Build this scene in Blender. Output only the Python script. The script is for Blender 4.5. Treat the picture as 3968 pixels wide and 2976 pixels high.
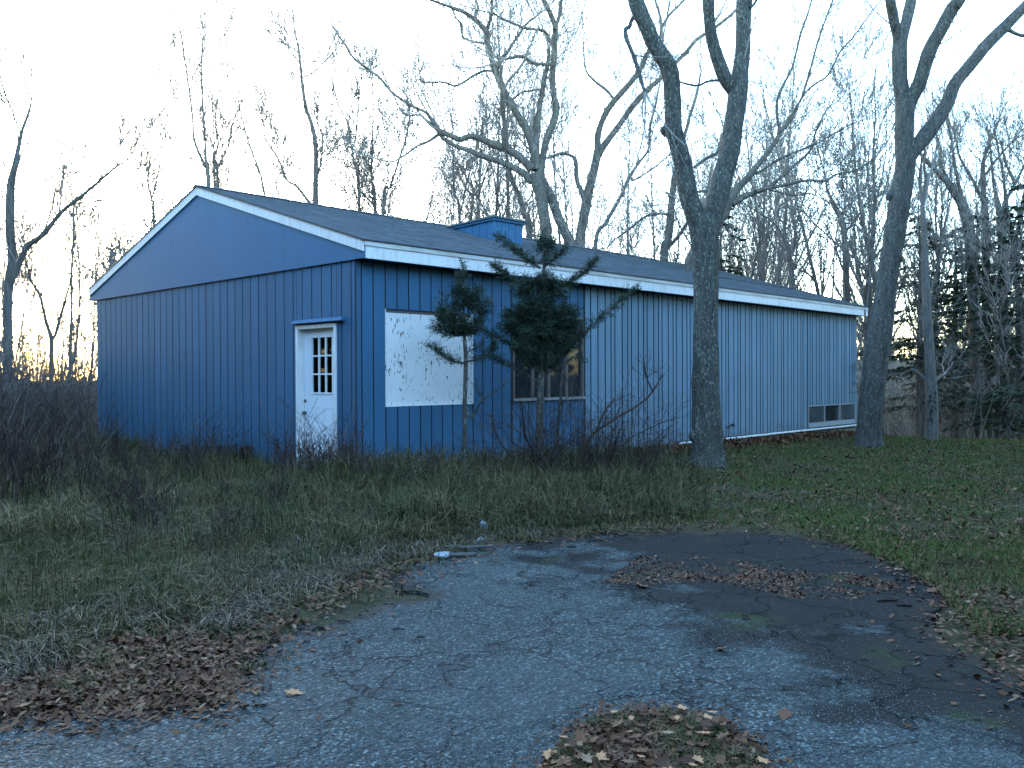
import bpy, math, random
import numpy as np
from mathutils import Matrix, Vector
random.seed(7); R = np.random.default_rng(11)
S = bpy.context.scene
for o in list(bpy.data.objects): bpy.data.objects.remove(o)

# ---------------------------------------------------------------- camera, sky, sun, exposure
YAW, PITCH, ROLL, FPX = 0.763, -0.008, 0.004, 3437.8
CAM = np.array([-8.505, -11.555, 1.62])
FW = np.array([math.cos(YAW), math.sin(YAW), 0.0]); RT = np.array([math.sin(YAW), -math.cos(YAW), 0.0]); UP = np.array([0, 0, 1.0])
_f = FW*math.cos(PITCH) + UP*math.sin(PITCH); _u = UP*math.cos(PITCH) - FW*math.sin(PITCH)
_r = RT*math.cos(ROLL) - _u*math.sin(ROLL); _u = RT*math.sin(ROLL) + _u*math.cos(ROLL)
cam = bpy.data.objects.new('camera', bpy.data.cameras.new('camera')); S.collection.objects.link(cam)
cam.data.sensor_width = 36.0; cam.data.lens = 36.0*FPX/3968.0
cam.data.clip_start = 0.05; cam.data.clip_end = 3000
M = Matrix.Identity(4)
for i in range(3): M[i][0], M[i][1], M[i][2], M[i][3] = _r[i], _u[i], -_f[i], CAM[i]
cam.matrix_world = M; S.camera = cam

SUN_EL, SUN_AZ = math.radians(7.0), math.radians(22.0)      # azimuth from +Y towards +X
W = bpy.data.worlds.new('World'); S.world = W; W.use_nodes = True
wn = W.node_tree.nodes; wl = W.node_tree.links
sky = wn.new('ShaderNodeTexSky'); sky.sky_type = 'NISHITA'; sky.sun_disc = False
sky.sun_elevation = SUN_EL; sky.sun_rotation = SUN_AZ
sky.air_density = 1.0; sky.dust_density = 0.8; sky.ozone_density = 2.4
wl.new(sky.outputs[0], wn['Background'].inputs[0]); wn['Background'].inputs[1].default_value = 0.15
sl = bpy.data.lights.new('sun', 'SUN'); sl.energy = 0.02; sl.angle = math.radians(10); sl.color = (1, .9, .78)
so = bpy.data.objects.new('sun', sl); S.collection.objects.link(so)
sd = Vector((math.sin(SUN_AZ)*math.cos(SUN_EL), math.cos(SUN_AZ)*math.cos(SUN_EL), math.sin(SUN_EL)))
so.rotation_euler = sd.to_track_quat('Z', 'Y').to_euler(); so.location = (0, 0, 60)
vs = S.view_settings; vs.view_transform = 'Standard'; vs.look = 'None'; vs.gamma = 1; vs.use_curve_mapping = False
vs.exposure = 4.12
S.render.engine = 'CYCLES'
S.cycles.max_bounces = 6; S.cycles.transparent_max_bounces = 12

# ---------------------------------------------------------------- helpers
def ray(x, y): return _f + _r*(x-1984)/FPX - _u*(y-1488)/FPX
def at(x, y, depth): return CAM + ray(x, y)*depth
def sstep(a, b, x):
    t = np.clip((x-a)/(b-a), 0, 1); return t*t*(3-2*t)
def _h(ix, iy, iz):
    n = (ix*374761393 + iy*668265263 + iz*2147483647*3 + 1274126177) & 0x7fffffff
    n = ((n ^ (n >> 13))*1274126177) & 0x7fffffff
    return ((n ^ (n >> 16)) & 0xffff)/65535.0
def noise(x, y, z=0.0):
    x, y, z = np.broadcast_arrays(np.asarray(x, float), np.asarray(y, float), np.asarray(z, float))
    ix, iy, iz = (np.floor(v).astype(np.int64) for v in (x, y, z))
    fx, fy, fz = (v-np.floor(v) for v in (x, y, z)); fx, fy, fz = (f*f*(3-2*f) for f in (fx, fy, fz))
    r = 0
    for a in (0, 1):
        for b in (0, 1):
            for c in (0, 1):
                r = r + _h(ix+a, iy+b, iz+c)*(fx if a else 1-fx)*(fy if b else 1-fy)*(fz if c else 1-fz)
    return r
def dr(X, Y):
    px, py = np.asarray(X, float)-CAM[0], np.asarray(Y, float)-CAM[1]
    return px*FW[0]+py*FW[1], px*RT[0]+py*RT[1]
def in_poly(X, Y, poly):
    X = np.asarray(X, float); Y = np.asarray(Y, float); c = np.zeros(X.shape, bool); n = len(poly)
    for i in range(n):
        x1, y1 = poly[i]; x2, y2 = poly[i-1]
        if y1 == y2: continue
        c ^= ((y1 > Y) != (y2 > Y)) & (X < (x2-x1)*(Y-y1)/(y2-y1)+x1)
    return c
def base_h(X, Y):
    d, r = dr(X, Y)
    h = -0.007*np.clip(d-8, 0, 60) - 0.010*np.clip(r-4, 0, 40) - 0.02*np.clip(r-10, 0, 30)
    s = sstep(9.5, 13, r)
    h = h + s*(-0.17*np.clip(d-27, 0, 16) + 0.11*np.clip(d-58, 0, 75))
    return h
def gpt(x, y):                                  # a pixel of the photograph on the ground
    v = ray(x, y); t = 5.0
    lo, hi = 1.0, 400.0
    t = -1.62/v[2] if v[2] < -1e-4 else 300.0
    for _ in range(25):
        p = CAM+v*t; t = t + 0.7*(float(base_h(p[0], p[1])) - p[2])/min(v[2], -0.01)
        t = min(max(t, 1), 400)
    return CAM+v*t
def poly_px(pts): return [tuple(gpt(*p)[:2]) for p in pts]
PAVE = poly_px([(-900, 2976+900), (-900, 2800), (0, 2775), (400, 2752), (800, 2738), (850, 2690), (800, 2600), (1000, 2500), (1130, 2425),
   (1400, 2300), (1560, 2215), (1750, 2175), (1990, 2112), (2250, 2090), (2450, 2060), (2900, 2050), (3250, 2105), (3480, 2190), (3640, 2300),
   (3760, 2450), (3900, 2600), (4200, 2800), (4800, 3100), (4800, 3900)])
ISLE = poly_px([(2020, 3060), (2110, 2960), (2270, 2800), (2450, 2748), (2650, 2765), (2830, 2810), (2950, 2900), (2990, 3060)])
def ground_h(X, Y):
    X = np.asarray(X, float); Y = np.asarray(Y, float)
    pv = in_poly(X, Y, PAVE)
    rel = 0.05*(noise(X*1.3, Y*1.3, 3.1)-.5) + 0.03*(noise(X*4.1, Y*4.1, 7.7)-.5)
    return base_h(X, Y) + np.where(pv, -0.03, rel*np.where(np.abs(Y) < .1, .3, 1))

def newmesh(name, V, F, smooth=False):
    V = np.asarray(V, np.float32)
    if not isinstance(F, (list, tuple)): F = [F]
    F = [np.asarray(f, np.int32) for f in F if len(f)]
    me = bpy.data.meshes.new(name)
    me.vertices.add(len(V)); me.vertices.foreach_set('co', V.ravel())
    tot = np.concatenate([np.full(len(f), f.shape[1], np.int32) for f in F]); idx = np.concatenate([f.ravel() for f in F])
    me.loops.add(len(idx)); me.loops.foreach_set('vertex_index', idx)
    me.polygons.add(len(tot))
    st = np.concatenate([[0], np.cumsum(tot)[:-1]]).astype(np.int32)
    me.polygons.foreach_set('loop_start', st)
    me.polygons.foreach_set('use_smooth', np.full(len(tot), smooth))
    me.update(calc_edges=True); me.validate()
    return me
def link(name, me, mat=None, parent=None, loc=None):
    o = bpy.data.objects.new(name, me); S.collection.objects.link(o)
    if mat and me and not me.materials: me.materials.append(mat)
    if parent: o.parent = parent
    if loc is not None: o.location = loc
    return o
def obj(name, V, F, mat, parent=None, loc=None, smooth=False): return link(name, newmesh(name, V, F, smooth), mat, parent, loc)
def tag(o, label=None, cat=None, group=None, kind=None):
    if label: o['label'] = label
    if cat: o['category'] = cat
    if group: o['group'] = group
    if kind: o['kind'] = kind
    return o
def empty(name, loc, label, cat, group=None):
    o = bpy.data.objects.new(name, None); S.collection.objects.link(o); o.location = loc; o.empty_display_size = .2
    return tag(o, label, cat, group)
BF = np.array([[0, 3, 2, 1], [4, 5, 6, 7], [0, 1, 5, 4], [1, 2, 6, 5], [2, 3, 7, 6], [3, 0, 4, 7]])
def box(x0, x1, y0, y1, z0, z1):
    return np.array([[x0, y0, z0], [x1, y0, z0], [x1, y1, z0], [x0, y1, z0], [x0, y0, z1], [x1, y0, z1], [x1, y1, z1], [x0, y1, z1]], float)
class MB:
    def __init__(s): s.V = []; s.F = {}; s.n = 0
    def add(s, V, *Fs):
        for F in Fs:
            F = np.asarray(F)
            if len(F): s.F.setdefault(F.shape[1], []).append(F+s.n)
        s.V.append(np.asarray(V, float)); s.n += len(V)
    def box(s, *a): s.add(box(*a), BF)
    def tube(s, P, rad, k=3, cap=False, ph=0.0):
        P = np.asarray(P, float); n = len(P); rad = np.asarray(rad, float)
        T = np.empty_like(P); T[1:-1] = P[2:]-P[:-2]; T[0] = P[1]-P[0]; T[-1] = P[-1]-P[-2]
        T /= np.linalg.norm(T, axis=1)[:, None]+1e-12
        m = P[-1]-P[0]; ref = np.array([0, 0, 1.]) if abs(m[2]) < .8*np.linalg.norm(m)+1e-9 else np.array([1., .2, 0])
        A = np.cross(T, ref); A /= np.linalg.norm(A, axis=1)[:, None]+1e-12; B = np.cross(T, A)
        a = np.arange(k)*2*math.pi/k+ph
        ring = P[:, None]+rad[:, None, None]*(np.cos(a)[None, :, None]*A[:, None]+np.sin(a)[None, :, None]*B[:, None])
        i = np.arange(n-1)[:, None]*k; j = np.arange(k)[None]; j2 = (j+1) % k
        q = np.stack([i+j, i+j2, i+k+j2, i+k+j], -1).reshape(-1, 4)
        if cap: s.add(ring.reshape(-1, 3), q, np.arange((n-1)*k, n*k)[None])
        else: s.add(ring.reshape(-1, 3), q)
    def mesh(s, name, smooth=False): return newmesh(name, np.concatenate(s.V), [np.concatenate(f) for f in s.F.values()], smooth)
    def build(s, name, mat, parent=None, loc=None, smooth=False): return link(name, s.mesh(name, smooth), mat, parent, loc)

# ---------------------------------------------------------------- materials
def mat(name, fn, rough=.8, spec=.3):
    m = bpy.data.materials.new(name); m.use_nodes = True; t = m.node_tree; b = t.nodes['Principled BSDF']
    b.inputs['Roughness'].default_value = rough; b.inputs['Specular IOR Level'].default_value = spec
    fn(t, b); return m
def N(t, ty, **k):
    n = t.nodes.new(ty)
    for a, v in k.items():
        if a in n.inputs: n.inputs[a].default_value = v
        else: setattr(n, a, v)
    return n
def coords(t, scale=(1, 1, 1), kind='Object'):
    c = N(t, 'ShaderNodeTexCoord'); m = N(t, 'ShaderNodeMapping'); m.inputs['Scale'].default_value = scale
    t.links.new(c.outputs[kind], m.inputs[0]); return m.outputs[0]
def nz(t, scale, co, detail=4, rough=.55, dist=0.0):
    n = N(t, 'ShaderNodeTexNoise'); n.inputs['Scale'].default_value = scale; n.inputs['Detail'].default_value = detail
    n.inputs['Roughness'].default_value = rough; n.inputs['Distortion'].default_value = dist
    t.links.new(co, n.inputs['Vector']); return n.outputs[0]
def ramp(t, src, stops):
    r = N(t, 'ShaderNodeValToRGB'); e = r.color_ramp.elements
    while len(e) < len(stops): e.new(.5)
    for k, (p, c) in zip(e, stops): k.position = p; k.color = (*c, 1) if len(c) == 3 else c
    t.links.new(src, r.inputs[0]); return r.outputs[0]
def mix(t, f, a, b, mode='MIX'):
    m = N(t, 'ShaderNodeMix', data_type='RGBA', blend_type=mode)
    for i, v in ((0, f), (6, a), (7, b)):
        if isinstance(v, (float, int)): m.inputs[i].default_value = v
        elif isinstance(v, tuple): m.inputs[i].default_value = (*v, 1)
        else: t.links.new(v, m.inputs[i])
    return m.outputs[2]
def mth(t, op, a, b=0.0):
    m = N(t, 'ShaderNodeMath', operation=op)
    for i, v in ((0, a), (1, b)):
        if isinstance(v, (float, int)): m.inputs[i].default_value = v
        else: t.links.new(v, m.inputs[i])
    return m.outputs[0]
def bump(t, b, h, s=.3, d=.01):
    n = N(t, 'ShaderNodeBump'); n.inputs['Strength'].default_value = s; n.inputs['Distance'].default_value = d
    t.links.new(h, n.inputs['Height']); t.links.new(n.outputs[0], b.inputs['Normal'])
def rnd(t):                                      # one number per object and loose piece
    g = N(t, 'ShaderNodeNewGeometry'); o = N(t, 'ShaderNodeObjectInfo')
    return mth(t, 'FRACT', mth(t, 'ADD', g.outputs['Random Per Island'], o.outputs['Random']))
def setc(t, b, c):
    if isinstance(c, tuple): b.inputs['Base Color'].default_value = (*c, 1)
    else: t.links.new(c, b.inputs['Base Color'])

def paint(c, var=.12, grain=True):
    def f(t, b):
        co = coords(t, (1, 1, 1)); streak = coords(t, (14, 14, .5)); gr = coords(t, (60, 60, 1.4))
        k = mix(t, mth(t, 'MULTIPLY', nz(t, 1.1, co, 5), .9), tuple(x*(1-var) for x in c), tuple(min(1, x*(1+var)) for x in c))
        k = mix(t, ramp(t, nz(t, 1.0, streak, 4), [(.48, (0, 0, 0)), (.78, (.6, .6, .6))]), k, tuple(x*.6+.02 for x in c))
        v = mth(t, 'ADD', .93, mth(t, 'MULTIPLY', rnd(t), .14)); hs = N(t, 'ShaderNodeHueSaturation')
        t.links.new(v, hs.inputs['Value']); t.links.new(k, hs.inputs['Color'])
        k = hs.outputs[0]
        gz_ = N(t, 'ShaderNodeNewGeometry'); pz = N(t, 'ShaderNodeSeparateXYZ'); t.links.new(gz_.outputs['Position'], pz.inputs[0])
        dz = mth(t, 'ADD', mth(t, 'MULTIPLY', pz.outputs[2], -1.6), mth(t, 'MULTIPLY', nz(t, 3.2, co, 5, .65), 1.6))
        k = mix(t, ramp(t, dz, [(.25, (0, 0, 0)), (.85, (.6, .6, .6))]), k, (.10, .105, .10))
        sp = nz(t, 9, co, 2)
        k = mix(t, ramp(t, sp, [(.74, (0, 0, 0)), (.78, (.5, .5, .5))]), k, (.22, .21, .2))
        setc(t, b, k)
        if grain: bump(t, b, nz(t, 1.0, gr, 4), .25, .004)
    return f
M_GABLE = mat('gable_paint', paint((.027, .113, .212), .06, False), .65)
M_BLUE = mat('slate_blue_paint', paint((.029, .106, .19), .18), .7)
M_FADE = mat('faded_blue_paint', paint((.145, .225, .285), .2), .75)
M_GROOVE = mat('groove_shade', lambda t, b: setc(t, b, (.022, .022, .025)), .9)  # groove shade put into the colour of the backing behind the boards
def white_f(t, b):
    co = coords(t); st = coords(t, (6, 6, 1.2))
    k = mix(t, ramp(t, nz(t, 2.2, st, 6, .65), [(.48, (0, 0, 0)), (.72, (.7, .7, .7))]), (.66, .66, .65), (.46, .42, .37))
    k = mix(t, ramp(t, nz(t, 25, co, 3), [(.68, (0, 0, 0)), (.74, (.5, .5, .5))]), k, (.28, .23, .19))
    setc(t, b, k); bump(t, b, nz(t, 30, co, 3), .1, .003)
M_EDGE = mat('shaded_board_edge', lambda t, b: setc(t, b, (.028, .030, .036)), .9)  # board edges coloured near-black so the grooves look shaded
M_WHITE = mat('white_paint', white_f, .55)
M_TRIM = mat('stained_trim_paint', lambda t, b: setc(t, b, mix(t, ramp(t, nz(t, 1.3, coords(t, (1, 3, 6)), 6, .7), [(.4, (0, 0, 0)), (.65, (.9, .9, .9))]), (.56, .55, .52), (.36, .33, .29))), .7)
M_DOOR = mat('door_paint', lambda t, b: setc(t, b, mix(t, mth(t, 'MULTIPLY', nz(t, 3, coords(t, (1, 1, .4)), 5), .8), (.74, .76, .78), (.60, .63, .66))), .45)
def osb_f(t, b):
    co = coords(t, (9, 9, 3.2))
    fl = mth(t, 'MULTIPLY', nz(t, 2.6, co, 3, .6, .6), 1.0)
    big = nz(t, 1.4, coords(t), 3)
    a = mth(t, 'ADD', fl, mth(t, 'MULTIPLY', big, .22))
    k = mix(t, ramp(t, a, [(.715, (0, 0, 0)), (.76, (1, 1, 1))]), mix(t, nz(t, 2.5, coords(t), 5), (.72, .72, .705), (.58, .575, .555)), (.10, .085, .07))
    setc(t, b, k); bump(t, b, nz(t, 14, coords(t, (3, 3, 1)), 3), .25, .004)
M_OSB = mat('painted_plywood', osb_f, .7)
M_BROWN = mat('brown_window_frame', lambda t, b: setc(t, b, mix(t, nz(t, 9, coords(t, (1, 1, .2)), 4), (.075, .062, .055), (.13, .11, .10))), .6)
M_GREYFR = mat('grey_window_frame', lambda t, b: setc(t, b, mix(t, nz(t, 7, coords(t), 4), (.17, .185, .19), (.27, .28, .28))), .6)
M_METAL = mat('dark_metal', lambda t, b: setc(t, b, (.04, .04, .04)), .45, .5)
M_CONC = mat('concrete', lambda t, b: setc(t, b, mix(t, nz(t, 6, coords(t), 6, .7), (.12, .115, .095), (.24, .225, .19))), .9)
M_DARKWOOD = mat('interior_wood', lambda t, b: setc(t, b, (.09, .075, .06)), .8)
def shingle_f(t, b):
    k = ramp(t, rnd(t), [(0, (.046, .059, .068)), (.35, (.066, .080, .09)), (.7, (.082, .096, .106)), (1, (.058, .072, .082))])
    k = mix(t, mth(t, 'MULTIPLY', nz(t, 160, coords(t), 2), .5), k, (.17, .185, .195))
    k = mix(t, ramp(t, nz(t, .7, coords(t), 5), [(.5, (0, 0, 0)), (.8, (.5, .5, .5))]), k, (.06, .07, .068))
    setc(t, b, k); bump(t, b, nz(t, 220, coords(t), 2), .4, .003)
M_SHIN = mat('asphalt_shingle', shingle_f, 1.0, .04)
def glass(name, tint=(.9, .95, .95), gl=.25, dust=0):
    m = bpy.data.materials.new(name); m.use_nodes = True; t = m.node_tree; t.nodes.remove(t.nodes['Principled BSDF'])
    tr = N(t, 'ShaderNodeBsdfTransparent'); tr.inputs[0].default_value = (*tint, 1)
    g = N(t, 'ShaderNodeBsdfGlossy'); g.inputs['Roughness'].default_value = .03
    lw = N(t, 'ShaderNodeLayerWeight'); lw.inputs[0].default_value = gl
    mx = N(t, 'ShaderNodeMixShader'); t.links.new(lw.outputs['Fresnel'], mx.inputs[0])
    t.links.new(tr.outputs[0], mx.inputs[1]); t.links.new(g.outputs[0], mx.inputs[2])
    if dust:
        df = N(t, 'ShaderNodeBsdfDiffuse'); df.inputs[0].default_value = (.20, .23, .24, 1); m2 = N(t, 'ShaderNodeMixShader')
        f = nz(t, 2.5, coords(t, (1, 1, 1)), 4); t.links.new(mth(t, 'MULTIPLY', f, dust*2), m2.inputs[0])
        t.links.new(mx.outputs[0], m2.inputs[1]); t.links.new(df.outputs[0], m2.inputs[2]); mx = m2
    t.links.new(mx.outputs[0], t.nodes['Material Output'].inputs[0]); return m
M_GLASS = glass('window_glass', (.85, .9, .9), .2)
M_GLASS2 = glass('dusty_glass', (.35, .42, .45), .25, .10)
M_GLASS3 = glass('cloudy_glass', (.35, .42, .45), .35, .28)

def bark(name, c1, c2, lich, amt, sc=7.0):
    def f(t, b):
        co = coords(t, (1, 1, .25)); c0 = coords(t)
        n = nz(t, sc*2, co, 6, .65)
        k = mix(t, ramp(t, n, [(.3, (0, 0, 0)), (.7, (1, 1, 1))]), c1, c2)
        l = mth(t, 'MULTIPLY', ramp(t, nz(t, 2.2, c0, 4, .65), [(.34, (.12, .12, .12)), (.62, (1, 1, 1))]), ramp(t, nz(t, sc*4.2, coords(t, (1, 1, .55)), 3, .6), [(.545, (0, 0, 0)), (.60, (1, 1, 1))]))
        k = mix(t, mth(t, 'MULTIPLY', l, min(1, amt)), k, lich)
        setc(t, b, k); bump(t, b, mth(t, 'ADD', n, mth(t, 'MULTIPLY', l, .25)), 1.0, .05)
    return mat(name, f, .9, .15)
M_BARK = bark('lichen_bark', (.038, .037, .033), (.115, .11, .096), (.25, .28, .22), .95)
M_BARK2 = bark('furrowed_bark', (.036, .035, .032), (.115, .11, .098), (.22, .24, .20), .7, 6)
M_PALE = bark('pale_mottled_bark', (.055, .05, .042), (.15, .136, .113), (.25, .235, .195), .7, 4)
M_DIM = bark('grey_bark', (.075, .069, .062), (.18, .165, .145), (.24, .24, .21), .3, 5)
M_TWIG = mat('twig_bark', lambda t, b: setc(t, b, ramp(t, rnd(t), [(0, (.12, .108, .094)), (1, (.26, .235, .205))])), .85, .2)
M_PTWIG = mat('pale_twig_bark', lambda t, b: setc(t, b, ramp(t, rnd(t), [(0, (.17, .155, .13)), (1, (.32, .29, .25))])), .85, .2)
M_NEEDLE = mat('yew_needles', lambda t, b: setc(t, b, ramp(t, rnd(t), [(0, (.012, .026, .018)), (.6, (.022, .042, .026)), (1, (.05, .066, .03))])), .6, .3)
M_HEM = mat('hemlock_needles', lambda t, b: setc(t, b, ramp(t, rnd(t), [(0, (.025, .042, .022)), (.7, (.05, .068, .036)), (1, (.075, .075, .038))])), .7, .2)
def ground_f(t, b):
    co = coords(t)
    k = mix(t, ramp(t, nz(t, .9, co, 5), [(.40, (0, 0, 0)), (.62, (1, 1, 1))]), (.0427, .0450, .0180), (.0617, .0450, .0255))
    k = mix(t, ramp(t, nz(t, 16, co, 4), [(.5, (0, 0, 0)), (.72, (1, 1, 1))]), k, (.0712, .0504, .0285))
    setc(t, b, k); bump(t, b, nz(t, 12, co, 6), .8, .05)
M_GROUND = mat('soil_and_turf', ground_f, .95, .1)
DIRT0 = -0.69
def pave_f(t, b):
    co = coords(t)
    v = N(t, 'ShaderNodeTexVoronoi'); v.inputs['Scale'].default_value = 62; t.links.new(co, v.inputs['Vector'])
    v2 = N(t, 'ShaderNodeTexVoronoi'); v2.inputs['Scale'].default_value = 40; t.links.new(co, v2.inputs['Vector'])
    sp = N(t, 'ShaderNodeSeparateColor'); t.links.new(v.outputs['Color'], sp.inputs[0])
    k = ramp(t, sp.outputs[0], [(0, (.0115, .0155, .0152)), (.45, (.0374, .0499, .0488)), (.8, (.0900, .1161, .1120)), (1, (.2448, .3096, .2960))])
    k = mix(t, ramp(t, v.outputs['Distance'], [(.35, (0, 0, 0)), (.6, (.5760, .6880, .6400))]), k, (.0288, .0344, .0336))
    big = nz(t, .55, co, 5, .6)
    k = mix(t, ramp(t, big, [(.42, (.3240, .3870, .3600)), (.6, (0, 0, 0))]), k, (.0634, .0826, .0800))
    # silt and dirt washed over the far, right-hand side
    sx = N(t, 'ShaderNodeSeparateXYZ'); t.links.new(co, sx.inputs[0])
    lat = mth(t, 'ADD', mth(t, 'MULTIPLY', sx.outputs[0], .691), mth(t, 'MULTIPLY', sx.outputs[1], -.7227))
    dep = mth(t, 'ADD', mth(t, 'MULTIPLY', sx.outputs[0], .7227), mth(t, 'MULTIPLY', sx.outputs[1], .691))
    gx = mth(t, 'ADD', mth(t, 'ADD', mth(t, 'MULTIPLY', lat, .30), mth(t, 'MULTIPLY', dep, .11)), mth(t, 'MULTIPLY', nz(t, 1.25, co, 8, .66), 2.0))
    dirt = ramp(t, mth(t, 'ADD', gx, DIRT0), [(.38, (0, 0, 0)), (.60, (.93, .93, .93))])
    dk = mix(t, nz(t, 3, co, 5), (.013, .012, .011), (.030, .026, .022))
    k = mix(t, dirt, k, mix(t, mth(t, 'MULTIPLY', nz(t, 90, co, 2), .12), dk, (.16, .15, .14)))
    ms = mth(t, 'MULTIPLY', dirt, ramp(t, nz(t, 1.7, co, 4), [(.58, (0, 0, 0)), (.72, (.7, .7, .7))]))
    k = mix(t, ms, k, (.045, .058, .02))
    at_ = N(t, 'ShaderNodeAttribute'); at_.attribute_name = 'soil'
    soil = ramp(t, mth(t, 'ADD', at_.outputs['Fac'], mth(t, 'MULTIPLY', mth(t, 'SUBTRACT', nz(t, 6, co, 5, .65), .5), .9)), [(.35, (0, 0, 0)), (.65, (1, 1, 1))])
    k = mix(t, soil, k, mix(t, nz(t, 11, co, 5), (.022, .019, .014), (.065, .052, .038)))
    cr = N(t, 'ShaderNodeTexVoronoi'); cr.feature = 'DISTANCE_TO_EDGE'; cr.inputs['Scale'].default_value = 1.5
    wv = N(t, 'ShaderNodeVectorMath', operation='ADD'); nn = N(t, 'ShaderNodeTexNoise'); nn.inputs['Scale'].default_value = 2.2; nn.inputs['Detail'].default_value = 6
    t.links.new(co, nn.inputs['Vector']); sc = N(t, 'ShaderNodeVectorMath', operation='SCALE'); sc.inputs['Scale'].default_value = .9
    t.links.new(nn.outputs['Color'], sc.inputs[0]); t.links.new(co, wv.inputs[0]); t.links.new(sc.outputs[0], wv.inputs[1]); t.links.new(wv.outputs[0], cr.inputs['Vector'])
    cm = mth(t, 'MULTIPLY', ramp(t, cr.outputs['Distance'], [(.006, (1, 1, 1)), (.02, (0, 0, 0))]), ramp(t, nz(t, 1.1, co, 3), [(.36, (0, 0, 0)), (.52, (.95, .95, .95))]))
    k = mix(t, cm, k, (.022, .022, .022)); setc(t, b, k)
    t.links.new(ramp(t, dirt, [(0, (.62, .62, .62)), (1, (1, 1, 1))]), b.inputs['Roughness']); t.links.new(ramp(t, dirt, [(0, (.12, .12, .12)), (1, (.015, .015, .015))]), b.inputs['Specular IOR Level'])
    hh = mth(t, 'SUBTRACT', mth(t, 'SUBTRACT', mth(t, 'MULTIPLY', v2.outputs['Distance'], -.5), mth(t, 'MULTIPLY', v.outputs['Distance'], .8)), mth(t, 'MULTIPLY', cm, 2.5))
    hh = mth(t, 'ADD', mth(t, 'MULTIPLY', hh, mth(t, 'SUBTRACT', 1.0, mth(t, 'MULTIPLY', dirt, .75))), nz(t, 9, co, 4))
    bump(t, b, hh, 1.0, .022)
M_PAVE = mat('worn_asphalt', pave_f, .7, .12)
M_GRAVEL = mat('grey_gravel', lambda t, b: setc(t, b, ramp(t, rnd(t), [(0, (.0375, .0466, .0451)), (.6, (.0900, .1100, .1066)), (1, (.2025, .2464, .2378))])), .75)
def grass_mat(name, stops): return mat(name, lambda t, b: setc(t, b, ramp(t, rnd(t), stops)), .7, .2)
def meadow_f(t, b):
    g = ramp(t, rnd(t), [(0, (0.0213, 0.0384, 0.0087)), (.5, (0.0365, 0.0564, 0.0111)), (.8, (0.0564, 0.0630, 0.0150)), (1, (0.1061, 0.0862, 0.0297))])
    d = ramp(t, rnd(t), [(0, (0.0298, 0.0225, 0.0087)), (.35, (0.0630, 0.0490, 0.0174)), (.75, (0.1028, 0.0796, 0.0285)), (1, (0.2122, 0.1790, 0.0752))])
    setc(t, b, mix(t, ramp(t, nz(t, 1.1, coords(t), 5, .6), [(.37, (.12, .12, .12)), (.53, (.92, .92, .92))]), g, d))
M_GRASS = mat('meadow_grass', meadow_f, .7, .2)
def lawn_f(t, b):
    g = ramp(t, rnd(t), [(0, (0.0425, 0.0743, 0.0135)), (.55, (0.0657, 0.1071, 0.0175)), (.8, (0.0961, 0.1092, 0.0243)), (1, (0.1720, 0.1420, 0.0486))])
    d = ramp(t, rnd(t), [(0, (0.0440, 0.0456, 0.0195)), (.5, (0.0880, 0.0808, 0.0338)), (1, (0.1672, 0.1425, 0.0675))])
    setc(t, b, mix(t, ramp(t, nz(t, .9, coords(t), 6, .65), [(.40, (.08, .08, .08)), (.62, (.85, .85, .85))]), g, d))
M_LAWN = mat('lawn_grass', lawn_f, .8, .1)
M_LEAF = grass_mat('dry_oak_leaf', [(0, (0.0326, 0.0144, 0.0072)), (.3, (0.0720, 0.0288, 0.0126)), (.65, (0.1200, 0.0496, 0.0210)), (.92, (0.1632, 0.0840, 0.0390)), (1, (0.2400, 0.1600, 0.0960))])
M_LEAF2 = mat('orange_dry_leaf', lambda t, b: setc(t, b, mix(t, nz(t, 22, coords(t), 4), (.30, .13, .05), (.42, .22, .10))), .7)
M_WEED = grass_mat('dead_weed_stem', [(0, (.020, .012, .010)), (.55, (.042, .024, .019)), (.92, (.085, .055, .04)), (1, (.20, .17, .125))])
M_THICK = grass_mat('grey_brush', [(0, (.07, .06, .053)), (.5, (.13, .112, .097)), (.9, (.20, .175, .15)), (1, (.32, .28, .23))])
M_SLATE = mat('blue_grey_slate', lambda t, b: setc(t, b, mix(t, nz(t, 18, coords(t), 4), (.18, .21, .23), (.26, .30, .32))), .6)
M_PLANK = mat('weathered_plank', lambda t, b: setc(t, b, mix(t, nz(t, 14, coords(t, (1, 6, 6)), 4), (.028, .034, .032), (.06, .068, .062))), .8)
M_PAPER = mat('crumpled_pale_scrap', lambda t, b: setc(t, b, mix(t, nz(t, 30, coords(t), 3), (.20, .24, .25), (.32, .36, .38))), .7)
M_STONE = mat('tan_stone', lambda t, b: setc(t, b, mix(t, nz(t, 12, coords(t), 5), (.16, .12, .085), (.34, .33, .30))), .85)
M_BLACK = mat('rotten_wood', lambda t, b: setc(t, b, mix(t, nz(t, 14, coords(t, (1, 1, .2)), 4), (.018, .015, .013), (.06, .05, .042))), .9)

# ---------------------------------------------------------------- ground
def axis(c, near, step, far):
    a = list(np.arange(0, near, step)); s = step; x = a[-1]
    while x < far: s *= 1.12; x += s; a.append(x)
    a = np.array(a); return c+np.concatenate([-a[:0:-1], a])
gx, gy = axis(4, 22, .2, 900), axis(-2, 16, .2, 900)
GX, GY = np.meshgrid(gx, gy, indexing='ij'); GZ = ground_h(GX, GY)
d_, r_ = dr(GX, GY)
nx, ny = len(gx), len(gy); ii = np.arange(nx*ny).reshape(nx, ny)
q = np.stack([ii[:-1, :-1], ii[1:, :-1], ii[1:, 1:], ii[:-1, 1:]], -1).reshape(-1, 4)
tag(obj('ground', np.stack([GX, GY, GZ], -1).reshape(-1, 3), q, M_GROUND, smooth=True), kind='structure')

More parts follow.
